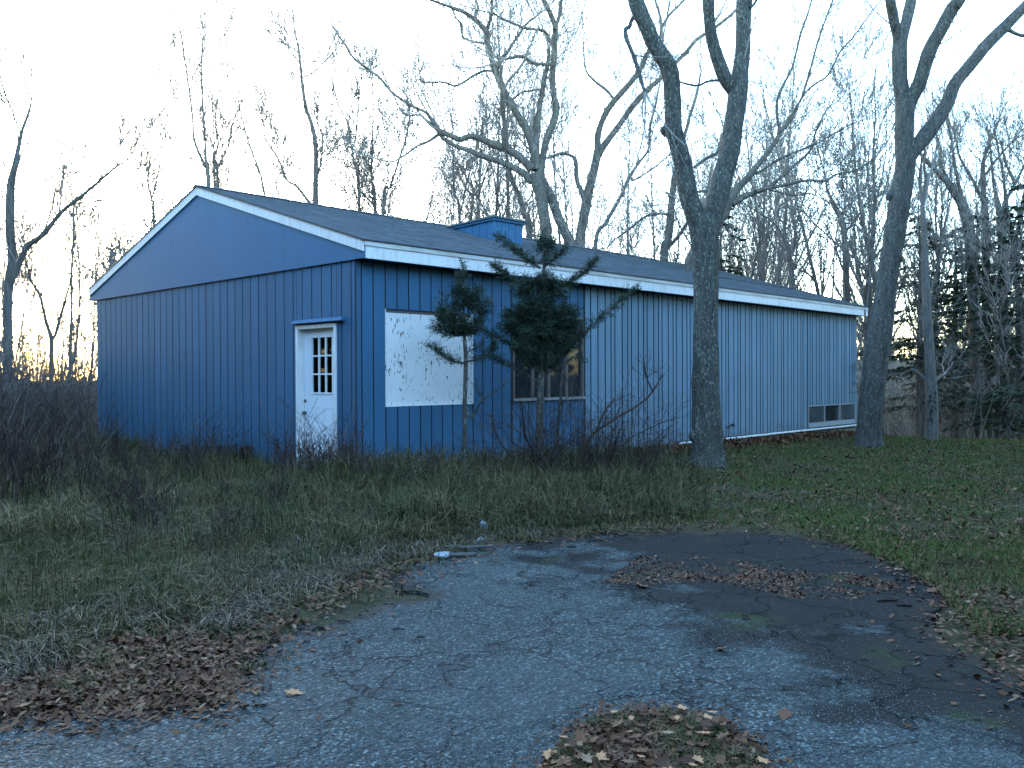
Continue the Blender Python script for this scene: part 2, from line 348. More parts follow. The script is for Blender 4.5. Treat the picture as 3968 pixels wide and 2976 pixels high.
# pavement sheet with a ragged, slightly raised edge
cs = .05
px_ = np.array(PAVE); x0, y0 = -13.0, -16.0; nx, ny = int(22/cs), int(19/cs)
PX, PY = np.meshgrid(x0+cs*np.arange(nx+1), y0+cs*np.arange(ny+1), indexing='ij')
jx = .30*(noise(PX*4, PY*4, 1.3)-.5) + .8*(noise(PX*.9, PY*.9, 9)-.5); jy = .30*(noise(PX*4, PY*4, 5.3)-.5) + .8*(noise(PX*.9, PY*.9, 4)-.5)
inside = in_poly(PX+jx, PY+jy, PAVE)
PZ = base_h(PX, PY) + .012*(noise(PX*.8, PY*.8, 2)-.5) + .008*(noise(PX*5, PY*5, 2)-.5) + .004
hole = in_poly(PX+jx*.8, PY+jy*.8, ISLE)
PZ = np.where(hole, PZ-.012, PZ)
keep = inside[:-1, :-1] & inside[1:, :-1] & inside[1:, 1:] & inside[:-1, 1:]
ii = np.arange((nx+1)*(ny+1)).reshape(nx+1, ny+1)
q = np.stack([ii[:-1, :-1], ii[1:, :-1], ii[1:, 1:], ii[:-1, 1:]], -1)[keep].reshape(-1, 4)
used = np.unique(q); rem = np.full(ii.size, -1); rem[used] = np.arange(len(used))
PV = np.stack([PX, PY, PZ], -1).reshape(-1, 3)[used]; q = rem[q]
e = np.concatenate([q[:, [0, 1]], q[:, [1, 2]], q[:, [2, 3]], q[:, [3, 0]]])      # skirt round the edge
key = np.sort(e, 1); uq, inv, cnt = np.unique(key, axis=0, return_inverse=True, return_counts=True)
be = e[cnt[inv.ravel()] == 1]; n0 = len(PV); low = PV.copy(); low[:, 2] -= .06
sk = np.stack([be[:, 1], be[:, 0], be[:, 0]+n0, be[:, 1]+n0], -1)
pav = tag(obj('pavement', np.concatenate([PV, low]), [np.concatenate([q, sk])], M_PAVE), kind='structure')
bv = PV[np.unique(be)][:, :2]; sd_ = np.full(len(PV), 9.)
for c0 in range(0, len(PV), 4000): sd_[c0:c0+4000] = np.sqrt(((PV[c0:c0+4000, None, :2]-bv[None, ::2])**2).sum(-1).min(1))
soilv = np.maximum(.95*np.exp(-sd_/.16), np.where(in_poly(PV[:, 0], PV[:, 1], ISLE), 1.0, 0))
pav.data.attributes.new('soil', 'FLOAT', 'POINT').data.foreach_set('value', np.concatenate([soilv, np.ones(len(low))]).astype(np.float32))
def pave_z(X, Y): return base_h(X, Y) + .006
def in_pave(X, Y): return in_poly(X, Y, PAVE) & ~in_poly(X, Y, ISLE)

# ---------------------------------------------------------------- the shed
HW, HL, EV = 10.347, 19.443, .274
ZG, ZRT, ZAP = 3.496, 3.767, 5.411
SL = (ZAP-ZRT)/(HW/2+EV)
H = empty('blue_shed', (0, 0, 0), 'long low slate blue shed with grooved board siding, white eaves and a grey shingle roof', 'building')
def part(name, V, F, m, parent=None, **k): return obj(name, V, F, m, parent or H, **k)
def pbox(name, a, m, parent=None): return obj(name, box(*a), BF, m, parent or H)
def bevbox(x0, x1, y0, y1, z0, z1, b=.004):      # board with eased long edges, for walls in either direction
    if x1-x0 < y1-y0:
        P = [(x0+b, y0), (x0, y0+b), (x0, y1-b), (x0+b, y1), (x1, y1), (x1, y0)]
    else:
        P = [(x0, y0+b), (x0+b, y0), (x1-b, y0), (x1, y0+b), (x1, y1), (x0, y1)]
    n = len(P); V = [(x, y, z0) for x, y in P]+[(x, y, z1) for x, y in P]
    Q = [(i, (i+1) % n, n+(i+1) % n, n+i) for i in range(n)]
    return np.array(V, float), [np.array(Q), np.array([list(range(n))[::-1], list(range(n, 2*n))])]
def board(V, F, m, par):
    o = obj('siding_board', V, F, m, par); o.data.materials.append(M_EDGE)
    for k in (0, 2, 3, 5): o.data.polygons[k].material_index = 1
    return o
def cut(rects, hole):
    out = []; a0, a1, b0, b1 = hole
    for (p0, p1, q0, q1) in rects:
        if p1 <= a0 or p0 >= a1 or q1 <= b0 or q0 >= b1: out.append((p0, p1, q0, q1)); continue
        if p0 < a0: out.append((p0, a0, q0, q1))
        if p1 > a1: out.append((a1, p1, q0, q1))
        m0, m1 = max(p0, a0), min(p1, a1)
        if q0 < b0: out.append((m0, m1, q0, b0))
        if q1 > b1: out.append((m0, m1, b1, q1))
    return [r for r in out if r[1]-r[0] > .012 and r[3]-r[2] > .012]
DOOR = (.532, 1.717, -.3, 2.515)
BWIN = (.576, 2.57, 1.135, 2.75); W2 = (3.598, 5.71, 1.16, 2.84); LOW = (15.98, 19.30, .115, .76)
# walls as solid backings with their openings
def wall_x(u0, u1, v0, v1, z0, z1, holes, m, name):
    mb = MB()
    rs = [(v0, v1, z0, z1)]
    for h in holes: rs = cut(rs, h)
    for (a, b, c, d) in rs: mb.box(u0, u1, a, b, c, d)
    return mb.build(name, m, H)
def wall_y(v0, v1, u0, u1, z0, z1, holes, m, name):
    mb = MB(); rs = [(u0, u1, z0, z1)]
    for h in holes: rs = cut(rs, h)
    for (a, b, c, d) in rs: mb.box(a, b, v0, v1, c, d)
    return mb.build(name, m, H)
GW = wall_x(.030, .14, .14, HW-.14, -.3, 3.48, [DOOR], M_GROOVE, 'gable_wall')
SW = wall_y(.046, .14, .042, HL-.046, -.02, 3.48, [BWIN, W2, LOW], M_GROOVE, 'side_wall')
wall_x(HL-.14, HL-.018, .14, HW-.14, -.3, 3.48, [], M_DARKWOOD, 'far_end_wall')
wall_y(HW-.14, HW, .018, HL-.018, -.3, 3.48, [(5.0, 7.6, .5, 2.75), (9, 10.5, 1.2, 2.4)], M_DARKWOOD, 'rear_wall')
pbox('floor', (.15, HL-.15, .15, HW-.15, -.12, -.02), M_DARKWOOD)
pbox('ceiling', (.15, HL-.15, .15, HW-.15, 3.40, 3.46), M_DARKWOOD)
pbox('unseen_partition', (2.9, 10.5, .9, 1.0, -.02, 3.39), M_DARKWOOD)  # added inner wall, blocks rear light behind the dark window
pbox('unseen_partition', (11.0, 11.1, .15, HW-.15, -.02, 3.39), M_DARKWOOD)
gg = [0.028, .133, .393, .673, .961, 1.249]
while gg[-1] < HW-.4: gg.append(gg[-1]+.2865+random.uniform(-.006, .006))
gg = gg[:-1]+[HW] if HW-gg[-1] < .12 else gg+[HW]
nb = 0
for a, b in zip(gg[:-1], gg[1:]):
    for (p0, p1, q0, q1) in cut([(a+.0075, b-.0075, -.15, 3.52)], DOOR):
        j = random.uniform(-.0015, .0015)
        V, F = bevbox(j, .0295, p0, p1, q0, q1); board(V, F, M_BLUE, GW); nb += 1
sgr = [-.006, .103, .335]
while sgr[-1] < 5.4: sgr.append(sgr[-1]+.2475)
sgr = [g for g in sgr if g < 5.6]+[5.751, 5.95]
pat = [.256, .2, .14]; x = 6.189; k = 0; sgr.append(x)
while x < HL-.3: x += pat[k % 3]*.995+random.uniform(-.004, .004); k += 1; sgr.append(x)
sgr = [g for g in sgr if g < HL-.08]+[HL]
for a, b in zip(sgr[:-1], sgr[1:]):
    z0 = -.10 if a < 5.7 else (.035 if a < 8.9 else .085)
    for (p0, p1, q0, q1) in [r for h in [0] for r in cut(cut(cut([(a+(.0075 if a < 5.7 else .013), b-(.0075 if b < 5.8 else .013), z0, 3.485)], BWIN), W2), LOW)]:
        j = random.uniform(-.0015, .0015)
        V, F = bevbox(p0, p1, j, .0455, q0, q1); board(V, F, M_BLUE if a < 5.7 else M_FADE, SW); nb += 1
# foundation and the white pipe along it
wall_y(.03, .3, .2, HL-.02, -.9, -.022, [], M_CONC, 'foundation')
wall_x(HL-.3, HL-.03, .3, HW, -.9, -.302, [], M_CONC, 'foundation')
for i, (a, b) in enumerate([(9.06, 12.36), (12.38, 13.58), (13.6, 19.36)]):
    mb = MB(); mb.tube([(a, -.035, .042+.004*i), (b, -.035, .040+.004*i)], [.03, .03], 10, True); mb.tube([(b, -.035, .040+.004*i), (a, -.035, .042+.004*i)], [.0295, .0295], 10, True)
    mb.build('base_pipe', M_WHITE, H, smooth=False)
mb = MB(); mb.tube([(9.0, -.04, -.02), (9.0, -.04, .07), (9.03, -.04, .085)], [.05, .052, .04], 8, True); mb.build('pipe_end_cap', M_METAL, H)
for (u, z, s) in ((11.62, .37, .055), (11.40, .33, .035)):
    mb = MB(); mb.tube([(u, -.0, z), (u, -.05, z), (u+.02, -.09, z+.02)], [s*.5, s*.6, s], 8, True); mb.build('wall_vent', M_METAL, H)
# gable panel, rakes, eaves
yl, yr = HW+EV, -EV
P = [(yr, ZG), (yl, ZG), (yl, ZRT-.05), (HW/2, ZAP-.05), (yr, ZRT-.05)]
V = [(-.042, y, z) for y, z in P]+[(-.020, y, z) for y, z in P]
part('gable_panel', V, [np.array([[0, 1, 2, 3, 4], [9, 8, 7, 6, 5]]), np.array([[i, i+5, (i+1) % 5+5, (i+1) % 5] for i in range(5)])], M_GABLE)
for s in (-1, 1):
    y0 = HW/2; y1 = yr if s < 0 else yl
    P = [(y0, ZAP), (y1, ZRT), (y1, ZRT-.165), (y0, ZAP-.155)]
    V = [(-.072, y, z) for y, z in P]+[(-.043, y, z) for y, z in P]
    part('rake_board', V, [np.array([[0, 1, 2, 3], [7, 6, 5, 4]]), np.array([[i, i+4, (i+1) % 4+4, (i+1) % 4] for i in range(4)])], M_WHITE)
    P = [(y0, ZAP+.018), (y1, ZRT+.018), (y1, ZRT+.002), (y0, ZAP+.002)]
    V = [(-.09, y, z) for y, z in P]+[(-.02, y, z) for y, z in P]
    part('rake_drip_edge', V, [np.array([[0, 1, 2, 3], [7, 6, 5, 4]]), np.array([[i, i+4, (i+1) % 4+4, (i+1) % 4] for i in range(4)])], M_METAL)
FX1 = HL+.176
for s in (0, 1):
    a, b = ((-.274, -.25) if s == 0 else (HW+.25, HW+.274))
    pbox('fascia', (-.019, FX1, a, b, ZG, ZRT-.004), M_WHITE)
    t0, t1 = ((-.292, -.276) if s == 0 else (HW+.276, HW+.292))
    pbox('fascia_trim', (-.046, FX1, t0, t1, ZRT-.075, ZRT-.006), M_TRIM)
pbox('soffit', (-.018, FX1, -.248, -.003, ZG+.012, ZG+.03), M_BLUE)
pbox('gutter_edge', (-.09, FX1+.02, -.305, -.245, ZRT-.001, ZRT+.014), M_METAL)
V = [(HL, yr, ZG), (HL, yl, ZG), (HL, yl, ZRT-.05), (HL, HW/2, ZAP-.05), (HL, yr, ZRT-.05)]
part('far_gable_panel', V+[(x-.1, y, z) for x, y, z in V], [np.array([[4, 3, 2, 1, 0], [5, 6, 7, 8, 9]]), np.array([[(i+1) % 5, (i+1) % 5+5, i+5, i] for i in range(5)])], M_GABLE)
ROOFS = []
RX0, RX1 = -.085, FX1+.02
def roof_z(v): return ZRT+.016+SL*((v+EV) if v <= HW/2 else (HW+EV-v))
for s in (0, 1):
    y1 = yr-.035 if s == 0 else yl+.035; z1 = ZRT+.016-SL*.035
    P = [(HW/2, ZAP+.016), (y1, z1), (y1, z1+.012), (HW/2, ZAP+.03)]
    V = [(RX0, y, z) for y, z in P]+[(RX1, y, z) for y, z in P]
    ROOFS.append(part('roof_slope', V, [np.array([[0, 1, 2, 3], [7, 6, 5, 4]]), np.array([[i, i+4, (i+1) % 4+4, (i+1) % 4] for i in range(4)])], M_SHIN))
sln = math.hypot(HW/2+EV+.035, SL*(HW/2+EV+.035)); ca = (HW/2+EV+.035)/sln; sa = SL*ca
tabs = []
nrow = int(sln/.142)
for i in range(nrow):
    x = RX0-.004-random.uniform(0, .2)
    while x < RX1:
        w = random.choice((.11, .16, .2, .24, .33)); a = max(x, RX0-.004); b = min(x+w-.005, RX1)
        if b-a > .04: tabs.append((a, b, i*.142+random.uniform(-.004, .004), random.choice((.005, .007, .008))))
        x += w
def tabV(a, b, s, th):
    sy = np.array([-1, 0]); L = .15
    def pt(u, t, n): return (u, yr-.035+ca*t-sa*n, ZRT+.028-SL*.035+sa*t+ca*n)
    return np.array([pt(a, s, .001), pt(b, s, .001), pt(b, s+L, -.002), pt(a, s+L, -.002), pt(a, s, th+.003), pt(b, s, th+.003), pt(b, s+L, .003), pt(a, s+L, .003)])
cc = np.array([((a+b)/2, yr+ca*s, ZRT+sa*s) for a, b, s, th in tabs]); dist = np.linalg.norm(cc-CAM, axis=1)
near = np.argsort(dist)[:300]; ns = set(near.tolist()); mb = MB()
protos = {}
for i, (a, b, s, th) in enumerate(tabs):
    V = tabV(a, b, s, th)
    if i in ns:
        kx = (round(b-a, 2), th); c = V.mean(0)
        if kx not in protos: protos[kx] = newmesh('shingle', V-c, BF)
        link('shingle', protos[kx], M_SHIN, ROOFS[0], c)
    else: mb.add(V, BF)
tag(mb.build('shingle_field', M_SHIN, ROOFS[0]), kind='stuff')
mb = MB()
for i in range(int((RX1-RX0)/.3)+1):
    a = RX0-.01+i*.3; b = min(a+.31, RX1+.01)
    V = [(a, HW/2-.15, ZAP+.004), (a, HW/2, ZAP+.056), (a, HW/2+.15, ZAP+.004), (b, HW/2-.15, ZAP+.012), (b, HW/2, ZAP+.064), (b, HW/2+.15, ZAP+.012)]
    mb.add(V, np.array([[0, 3, 4, 1], [1, 4, 5, 2]]))
mb.build('ridge_cap', M_SHIN, H)
mb = MB()
for i in range(26):
    u = 14.4+i*.17; v = 2.2-.05*i*.35+random.uniform(-.04, .04); z = roof_z(v)+.02
    mb.tube([(u, v, z), (u+.12, v+random.uniform(-.03, .03), z+.012), (u+.2, v-.02, z+.005)], [.012, .012, .006], 4)
mb.build('roof_twig_litter', M_BLACK, H)
# box on the ridge
RB = empty('roof_box', (0, 0, 0), None, None); RB.parent = H
bx0, bx1, bv0, bv1 = 6.14, 7.10, 3.0, 5.4
def btop(v): return 5.262-.035*(v-bv0)
for (a, b) in [(bx0+.24*i, bx0+.24*(i+1)) for i in range(4)]:
    pbox('siding_board', (a+.006, b-.006, bv0, bv0+.02, roof_z(bv0)-.1, btop(bv0)), M_GABLE, RB)
k = bv0
while k < bv1-.05:
    k2 = min(k+.245, bv1)
    V = box(bx0, bx0+.02, k+.006, k2-.006, roof_z(k)-.15, btop(k)); V[[6, 7], 2] = btop(k2); V[[5, 4], 2] = btop(k)
    obj('siding_board', V, BF, M_GABLE, RB); k = k2
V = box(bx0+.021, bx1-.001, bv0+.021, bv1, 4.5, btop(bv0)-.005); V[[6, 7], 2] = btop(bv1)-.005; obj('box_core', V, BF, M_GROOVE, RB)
for nm, th, o, mm in (('box_roof', .04, .09, M_SHIN), ('box_roof_trim', .05, .05, M_GABLE)):
    zo = .055 if nm == 'box_roof' else .003
    V = box(bx0-o, bx1+o, bv0-o, bv1+o*2, 0, 0); V[:4, 2] = [btop(bv0-o)+zo, btop(bv0-o)+zo, btop(bv1+o*2)+zo, btop(bv1+o*2)+zo]; V[4:, 2] = V[:4, 2]+th
    obj(nm, V, BF, mm, RB)
pbox('corner_trim', (bx0-.012, bx0+.03, bv0-.012, bv0+.03, roof_z(bv0)-.05, btop(bv0)), M_GABLE, RB)
# door
DF = MB()
DF.box(-.025, .02, .535, .60, -.05, 2.512); DF.box(-.025, .02, 1.655, 1.715, -.05, 2.512); DF.box(-.025, .02, .601, 1.654, 2.45, 2.512)
DF.box(.021, .14, .585, .605, -.05, 2.46); DF.box(.021, .14, 1.645, 1.668, -.05, 2.46); DF.box(.021, .14, .606, 1.644, 2.441, 2.46)
DF.box(-.03, .16, .536, 1.714, -.1, -.051)
DF.build('door_frame', M_WHITE, H)
V = box(-.10, .014, .30, 1.75, 2.535, 2.60); V[[4, 7], 0] = -.055; V[[5, 6], 2] = 2.615
V[[0, 3], 2] = 2.545
part('door_hood', V, BF, M_GABLE)
LT = (.775, 1.42, 1.345, 2.325)
mb = MB()
for (a, b, c, d) in cut([(.612, 1.632, -.04, 2.436)], (.80, 1.395, 1.37, 2.30)): mb.box(.098, .138, a, b, c, d)
for (a, b, c, d) in cut([LT], (.80, 1.395, 1.37, 2.30)): mb.box(.086, .0975, a, b, c, d)
D = mb.build('door', M_DOOR, H)
for (a, b) in ((.74, 1.07), (1.15, 1.48)):
    mb = MB()
    for (p0, p1, q0, q1) in cut([(a, b, .2, 1.14)], (a+.035, b-.035, .235, 1.105)): mb.box(.092, .0975, p0, p1, q0, q1)
    mb.box(.090, .0975, a+.06, b-.06, .26, 1.08); mb.build('door_panel', M_DOOR, D)
gw, gh = (1.395-.80)/3, (2.30-1.37)/3
for i in range(3):
    for j in range(3):
        obj('pane', box(.112, .116, .80+gw*i+.002, .80+gw*(i+1)-.002, 1.37+gh*j+.002, 1.37+gh*(j+1)-.002), BF, M_GLASS, D)
for i in (1, 2):
    obj('muntin', box(.094, .124, .80+gw*i-.014, .80+gw*i+.014, 1.371, 2.299), BF, M_DOOR, D)
    obj('muntin', box(.0945, .1235, .801, 1.394, 1.37+gh*i-.013, 1.37+gh*i+.013), BF, M_DOOR, D)
mb = MB(); mb.tube([(.098, 1.585, 1.02), (.05, 1.585, 1.02), (.035, 1.585, 1.02)], [.018, .03, .022], 10, True); mb.build('door_knob', M_METAL, D)
mb = MB(); mb.tube([(.098, 1.60, 1.22), (.082, 1.60, 1.22)], [.028, .026], 10, True); mb.build('deadbolt', M_METAL, D)
for z in (.3, 1.2, 2.15): obj('hinge', box(.088, .0975, .613, .63, z, z+.09), BF, M_METAL, D)
# boarded window
BW = empty('boarded_window', (0, 0, 0), None, None); BW.parent = H
obj('plywood_sheet', box(.592, 1.741, .035, .05, 1.150, 2.69), BF, M_OSB, BW)
obj('plywood_sheet', box(1.747, 2.545, .039, .054, 1.150, 2.69), BF, M_OSB, BW)
mb = MB(); mb.box(.577, .591, -.004, .1, 1.137, 2.748); mb.box(2.546, 2.569, -.004, .1, 1.137, 2.748); mb.box(.592, 2.545, -.006, .1, 1.136, 1.149)
mb.build('window_trim', M_OSB, BW)
obj('window_header', box(.592, 2.545, .03, .1, 2.692, 2.748), BF, M_BROWN, BW)
# dark window
WN = empty('picture_window', (0, 0, 0), None, None); WN.parent = H
mb = MB()
for (a, b, c, d) in cut([(3.60, 5.708, 1.162, 2.838)], (3.65, 5.66, 1.215, 2.79)): mb.box(a, b, -.012, .09, c, d)
mb.build('frame', M_BROWN, WN)
obj('sill', box(3.59, 5.72, -.05, -.013, 1.16, 1.21), BF, M_GREYFR, WN)
ed = [3.65, 4.16, 4.63, 5.17, 5.66]
for i, m_ in enumerate(ed[1:-1]):
    obj('mullion', box(m_-.035, m_+.035, -.008, .08, 1.216, 2.789), BF, M_BROWN, WN)
for a, b in zip(ed[:-1], ed[1:]):
    obj('pane', box(a+.036 if a > 3.7 else a+.001, b-.036 if b < 5.6 else b-.001, .045, .05, 1.217, 2.788), BF, M_GLASS2, WN)
mb = MB()
for i in range(40):
    u = 3.6+i*.0537; mb.box(u, u+.0532, .30+.03*(i % 2), .335+.03*(i % 2), .9, 3.0)
mb.build('curtain', M_DARKWOOD, WN)
# low strip window
LW = empty('strip_window', (0, 0, 0), None, None); LW.parent = H
mb = MB(); mb.box(15.982, 16.03, -.008, .1, .117, .758); mb.box(19.25, 19.298, -.008, .1, .117, .758); mb.box(16.031, 19.249, -.006, .1, .715, .757)
mb.build('frame', M_GREYFR, LW)
V = box(16.031, 19.249, -.03, .1, .116, .245); V[[4, 5], 1] = .01; obj('sill', V, BF, M_GREYFR, LW)
for m_ in (17.09, 18.17): obj('mullion', box(m_-.03, m_+.03, -.002, .08, .246, .714), BF, M_GREYFR, LW)
for a, b, dp in ((16.032, 17.058, .02), (17.122, 18.138, .065), (18.202, 19.248, .02)):
    obj('pane', box(a, b, dp, dp+.004, .247, .713), BF, M_GLASS3 if dp < .05 else M_GLASS2, LW)
pbox('window_box_back', (15.99, 19.28, .16, .2, .05, .9), M_DARKWOOD)

# ---------------------------------------------------------------- trees
def rot(d, ang, rng):
    a = rng.normal(size=3); a -= a.dot(d)*d; a /= np.linalg.norm(a)+1e-9
    return d*math.cos(ang)+a*math.sin(ang)
def grow(mb, p, d, L, r, lvl, rng, up=.12, wob=.16, n=4, kids=(4, 3, 3), tipmin=.0028):
    P = [p]; dd = d.copy(); st = L/n
    for i in range(n):
        dd = dd+rng.normal(size=3)*wob; dd[2] += up; dd /= np.linalg.norm(dd); P.append(P[-1]+dd*st)
    P = np.array(P); rad = np.maximum(np.linspace(r, r*.4, n+1), tipmin)
    mb.tube(P, rad, 5 if r > .05 else (4 if r > .02 else 3))
    if lvl > 0:
        for k in range(kids[min(lvl, len(kids))-1]+rng.integers(0, 2)):
            t = rng.uniform(.25, 1.0)*n; i = min(int(t), n-1); q = P[i]+(P[i+1]-P[i])*(t-i)
            dv = P[i+1]-P[i]; dv /= np.linalg.norm(dv)
            grow(mb, q, rot(dv, rng.uniform(.35, .95), rng), L*rng.uniform(.38, .68), max(np.interp(t, range(n+1), rad)*.55, tipmin), lvl-1, rng, up, wob*1.15, max(3, n-1), kids, tipmin)
def smooth_path(A, m):
    A = np.asarray(A, float); t = np.arange(len(A)); tt = np.linspace(0, len(A)-1, m)
    out = np.empty((m, A.shape[1])); i = np.clip(tt.astype(int), 0, len(A)-2); f = (tt-i)[:, None]
    P = np.concatenate([A[:1]*2-A[1:2], A, A[-1:]*2-A[-2:-1]]); a, b, c, e = P[i], P[i+1], P[i+2], P[i+3]
    return .5*((2*b)+(c-a)*f+(2*a-5*b+4*c-e)*f*f+(3*b-a-3*c+e)*f**3)
def limb3(px, depth, drift=0.0):                # traced limb (x, y, width in photo pixels) at its real distance
    A = np.array(px, float); n = len(A); out = []
    for i, (x, y, w) in enumerate(A):
        dp = depth+drift*i/max(1, n-1); p = at(x, y, dp); out.append([*p, max(max(w, 4.0)*dp/FPX/2, .004)])
    return np.array(out)
def bark_tube(mb, P4, k, amp, ph):
    m = max(8, int(np.linalg.norm(np.diff(P4[:, :3], axis=0), axis=1).sum()/.10)); m = min(m, 90)
    Q = smooth_path(P4, m); P = Q[:, :3]; rad = np.maximum(Q[:, 3], .003); n = m
    T = np.gradient(P, axis=0); T /= np.linalg.norm(T, axis=1)[:, None]+1e-9
    ref = np.array([1., .3, 0]); A = np.cross(T, ref); A /= np.linalg.norm(A, axis=1)[:, None]; B = np.cross(T, A)
    a = np.arange(k)*2*math.pi/k; ca_, sa_ = np.cos(a), np.sin(a)
    L = np.concatenate([[0], np.cumsum(np.linalg.norm(np.diff(P, axis=0), axis=1))])
    h = noise(ca_[None]*7+ph, sa_[None]*7+20, (L*2.2)[:, None])*.6+noise(ca_[None]*2+ph, sa_[None]*2+9, (L*1.1)[:, None])*.8+noise(ca_[None]*14+ph, sa_[None]*14, (L*4)[:, None])*.7-1.05
    rr = rad[:, None]*(1+amp*h)
    ring = P[:, None]+rr[..., None]*(ca_[None, :, None]*A[:, None]+sa_[None, :, None]*B[:, None])
    i = np.arange(n-1)[:, None]*k; j = np.arange(k)[None]; j2 = (j+1) % k
    q = np.stack([i+j, i+j2, i+k+j2, i+k+j], -1).reshape(-1, 4)
    mb.add(ring.reshape(-1, 3), q, np.arange((n-1)*k, n*k)[None])
def traced_tree(name, label, depth, limbs, bm, tm, twig=1.0, amp=.12, seed=1, sides=20, tlen=1.0, up=.12, group=None, knots=(), lvl=2, roots=0, tipk=.0002):
    rng = np.random.default_rng(seed)
    L3 = [limb3(l[0] if isinstance(l, tuple) else l, depth+(l[2] if isinstance(l, tuple) else 0), l[1] if isinstance(l, tuple) else rng.uniform(-1.2, 1.2)*(0 if i == 0 else 1)) for i, l in enumerate(limbs)]
    b = L3[0][0, :3].copy(); b[2] = float(ground_h(b[0], b[1]))-.05
    root = empty(name, b, label, 'tree', group)
    tr, cr = MB(), MB()
    for i, A in enumerate(L3):
        wid = A[:, 3].max(); bark_tube(tr, A, sides if wid > .1 else (10 if wid > .04 else 6), amp if wid > .05 else amp*.5, seed*3+i)
        seg = np.linalg.norm(np.diff(A[:, :3], axis=0), axis=1); cum = np.concatenate([[0], np.cumsum(seg)]); tot = cum[-1]
        nt = int(tot*twig*(2.3 if wid < .12 else 1.2))
        for k in range(nt):
            s = rng.uniform(.12, 1)*tot; j = min(np.searchsorted(cum, s)-1, len(seg)-1); f = (s-cum[j])/max(seg[j], 1e-6)
            q = A[j]+(A[j+1]-A[j])*f
            if i == 0 and s < tot*.55: continue
            if q[2] < b[2]+2.5: continue
            d = A[j+1, :3]-A[j, :3]; d /= np.linalg.norm(d)+1e-9; d = rot(d, rng.uniform(.5, 1.2), rng); d[2] += .25; d /= np.linalg.norm(d)
            ll = rng.uniform(.5, 1.7)*tlen*(1.25 if q[3] > .03 else .8)
            grow(cr, q[:3], d, ll, min(q[3]*.45, .020), lvl, rng, up, .16, 4, (4, 4), depth*tipk)
        e = A[-1]
        if e[3] < .12 and twig > 0:
            d = A[-1, :3]-A[-2, :3]; d /= np.linalg.norm(d)
            for k in range(3): grow(cr, e[:3], rot(d, rng.uniform(.05, .45), rng), rng.uniform(1, 2.2)*tlen, e[3]*.8, lvl, rng, up, .14, 5, (4, 4), depth*tipk)
    if roots:
        w0 = L3[0][0, 3]
        for k in range(roots):
            a = 6.283*k/roots+rng.uniform(-.3, .3); v = np.array([math.cos(a), math.sin(a), 0]); l = w0*rng.uniform(1.0, 1.5); c = np.array([b[0], b[1], b[2]+.05])
            tr.tube([c+v*w0*.45+[0, 0, .42], c+v*w0*.72+[0, 0, .17], c+v*(w0*.75+l*.4)+[0, 0, .05], c+v*(w0*.75+l)+[0, 0, -.06]], [w0*.30, w0*.36, w0*.26, w0*.10], 8)
    for (x, y, w) in knots:
        p = at(x, y, depth-.05); s = w*depth/FPX/2
        tr.tube([p-np.array([0, 0, s*1.2]), p-np.array([0, 0, s*.5]), p, p+np.array([0, 0, s*.6]), p+np.array([0, 0, s*1.3])], [s*.3, s*.9, s*1.05, s*.8, s*.2], 10)
    for m_ in (tr, cr): m_.V = [v-b for v in m_.V]
    tr.build('trunk', bm, root, smooth=True)
    if cr.n: cr.build('crown', tm, root)
    return root
DC = 16.2
traced_tree('lichen_tree', 'thick forked tree with lichen spotted bark on the lawn in front of the shed', DC, [
  ([(2738, 1850, 175), (2738, 1800, 150), (2739, 1745, 124), (2738, 1650, 112), (2733, 1500, 100), (2735, 1300, 94), (2737, 1100, 95), (2733, 960, 100), (2726, 880, 108), (2727, 835, 95)], 0, 0),
  ([(2722, 925, 86), (2703, 850, 74), (2668, 753, 70), (2650, 645, 66), (2626, 554, 66), (2612, 500, 66), (2607, 398, 63), (2602, 307, 64), (2586, 250, 66), (2539, 181, 60), (2506, 108, 58), (2474, 36, 60), (2455, -30, 58), (2420, -180, 50)], -.6, 0),
  ([(2735, 930, 90), (2757, 850, 78), (2787, 753, 74), (2801, 681, 76), (2822, 608, 74), (2836, 536, 74), (2850, 434, 72), (2860, 350, 74), (2868, 280, 64), (2876, 217, 60), (2880, 108, 58), (2884, 0, 60), (2892, -160, 52)], .6, 0),
  ([(2855, 375, 50), (2835, 340, 55), (2808, 300, 54), (2777, 217, 50), (2757, 145, 45), (2748, 72, 42), (2745, 0, 44), (2735, -150, 36)], -.5, .4),
  ([(2462, 60, 22), (2446, 80, 15), (2440, 104, 17), (2424, 112, 16), (2426, 140, 18), (2440, 180, 17), (2457, 220, 17), (2475, 280, 17), (2490, 330, 15), (2498, 356, 11)], -.5, -.4),
  ([(2790, 311, 11), (2741, 315, 9), (2705, 333, 9), (2660, 325, 8), (2636, 318, 7)], .3, .3),
  ([(2905, 30, 14), (2925, 12, 11), (2945, -40, 9)], 0, .4),
 ], M_BARK, M_TWIG, .35, .16, 21, 40, .8, knots=((2578, 506, 40), (2592, 380, 26), (2690, 1690, 44)))
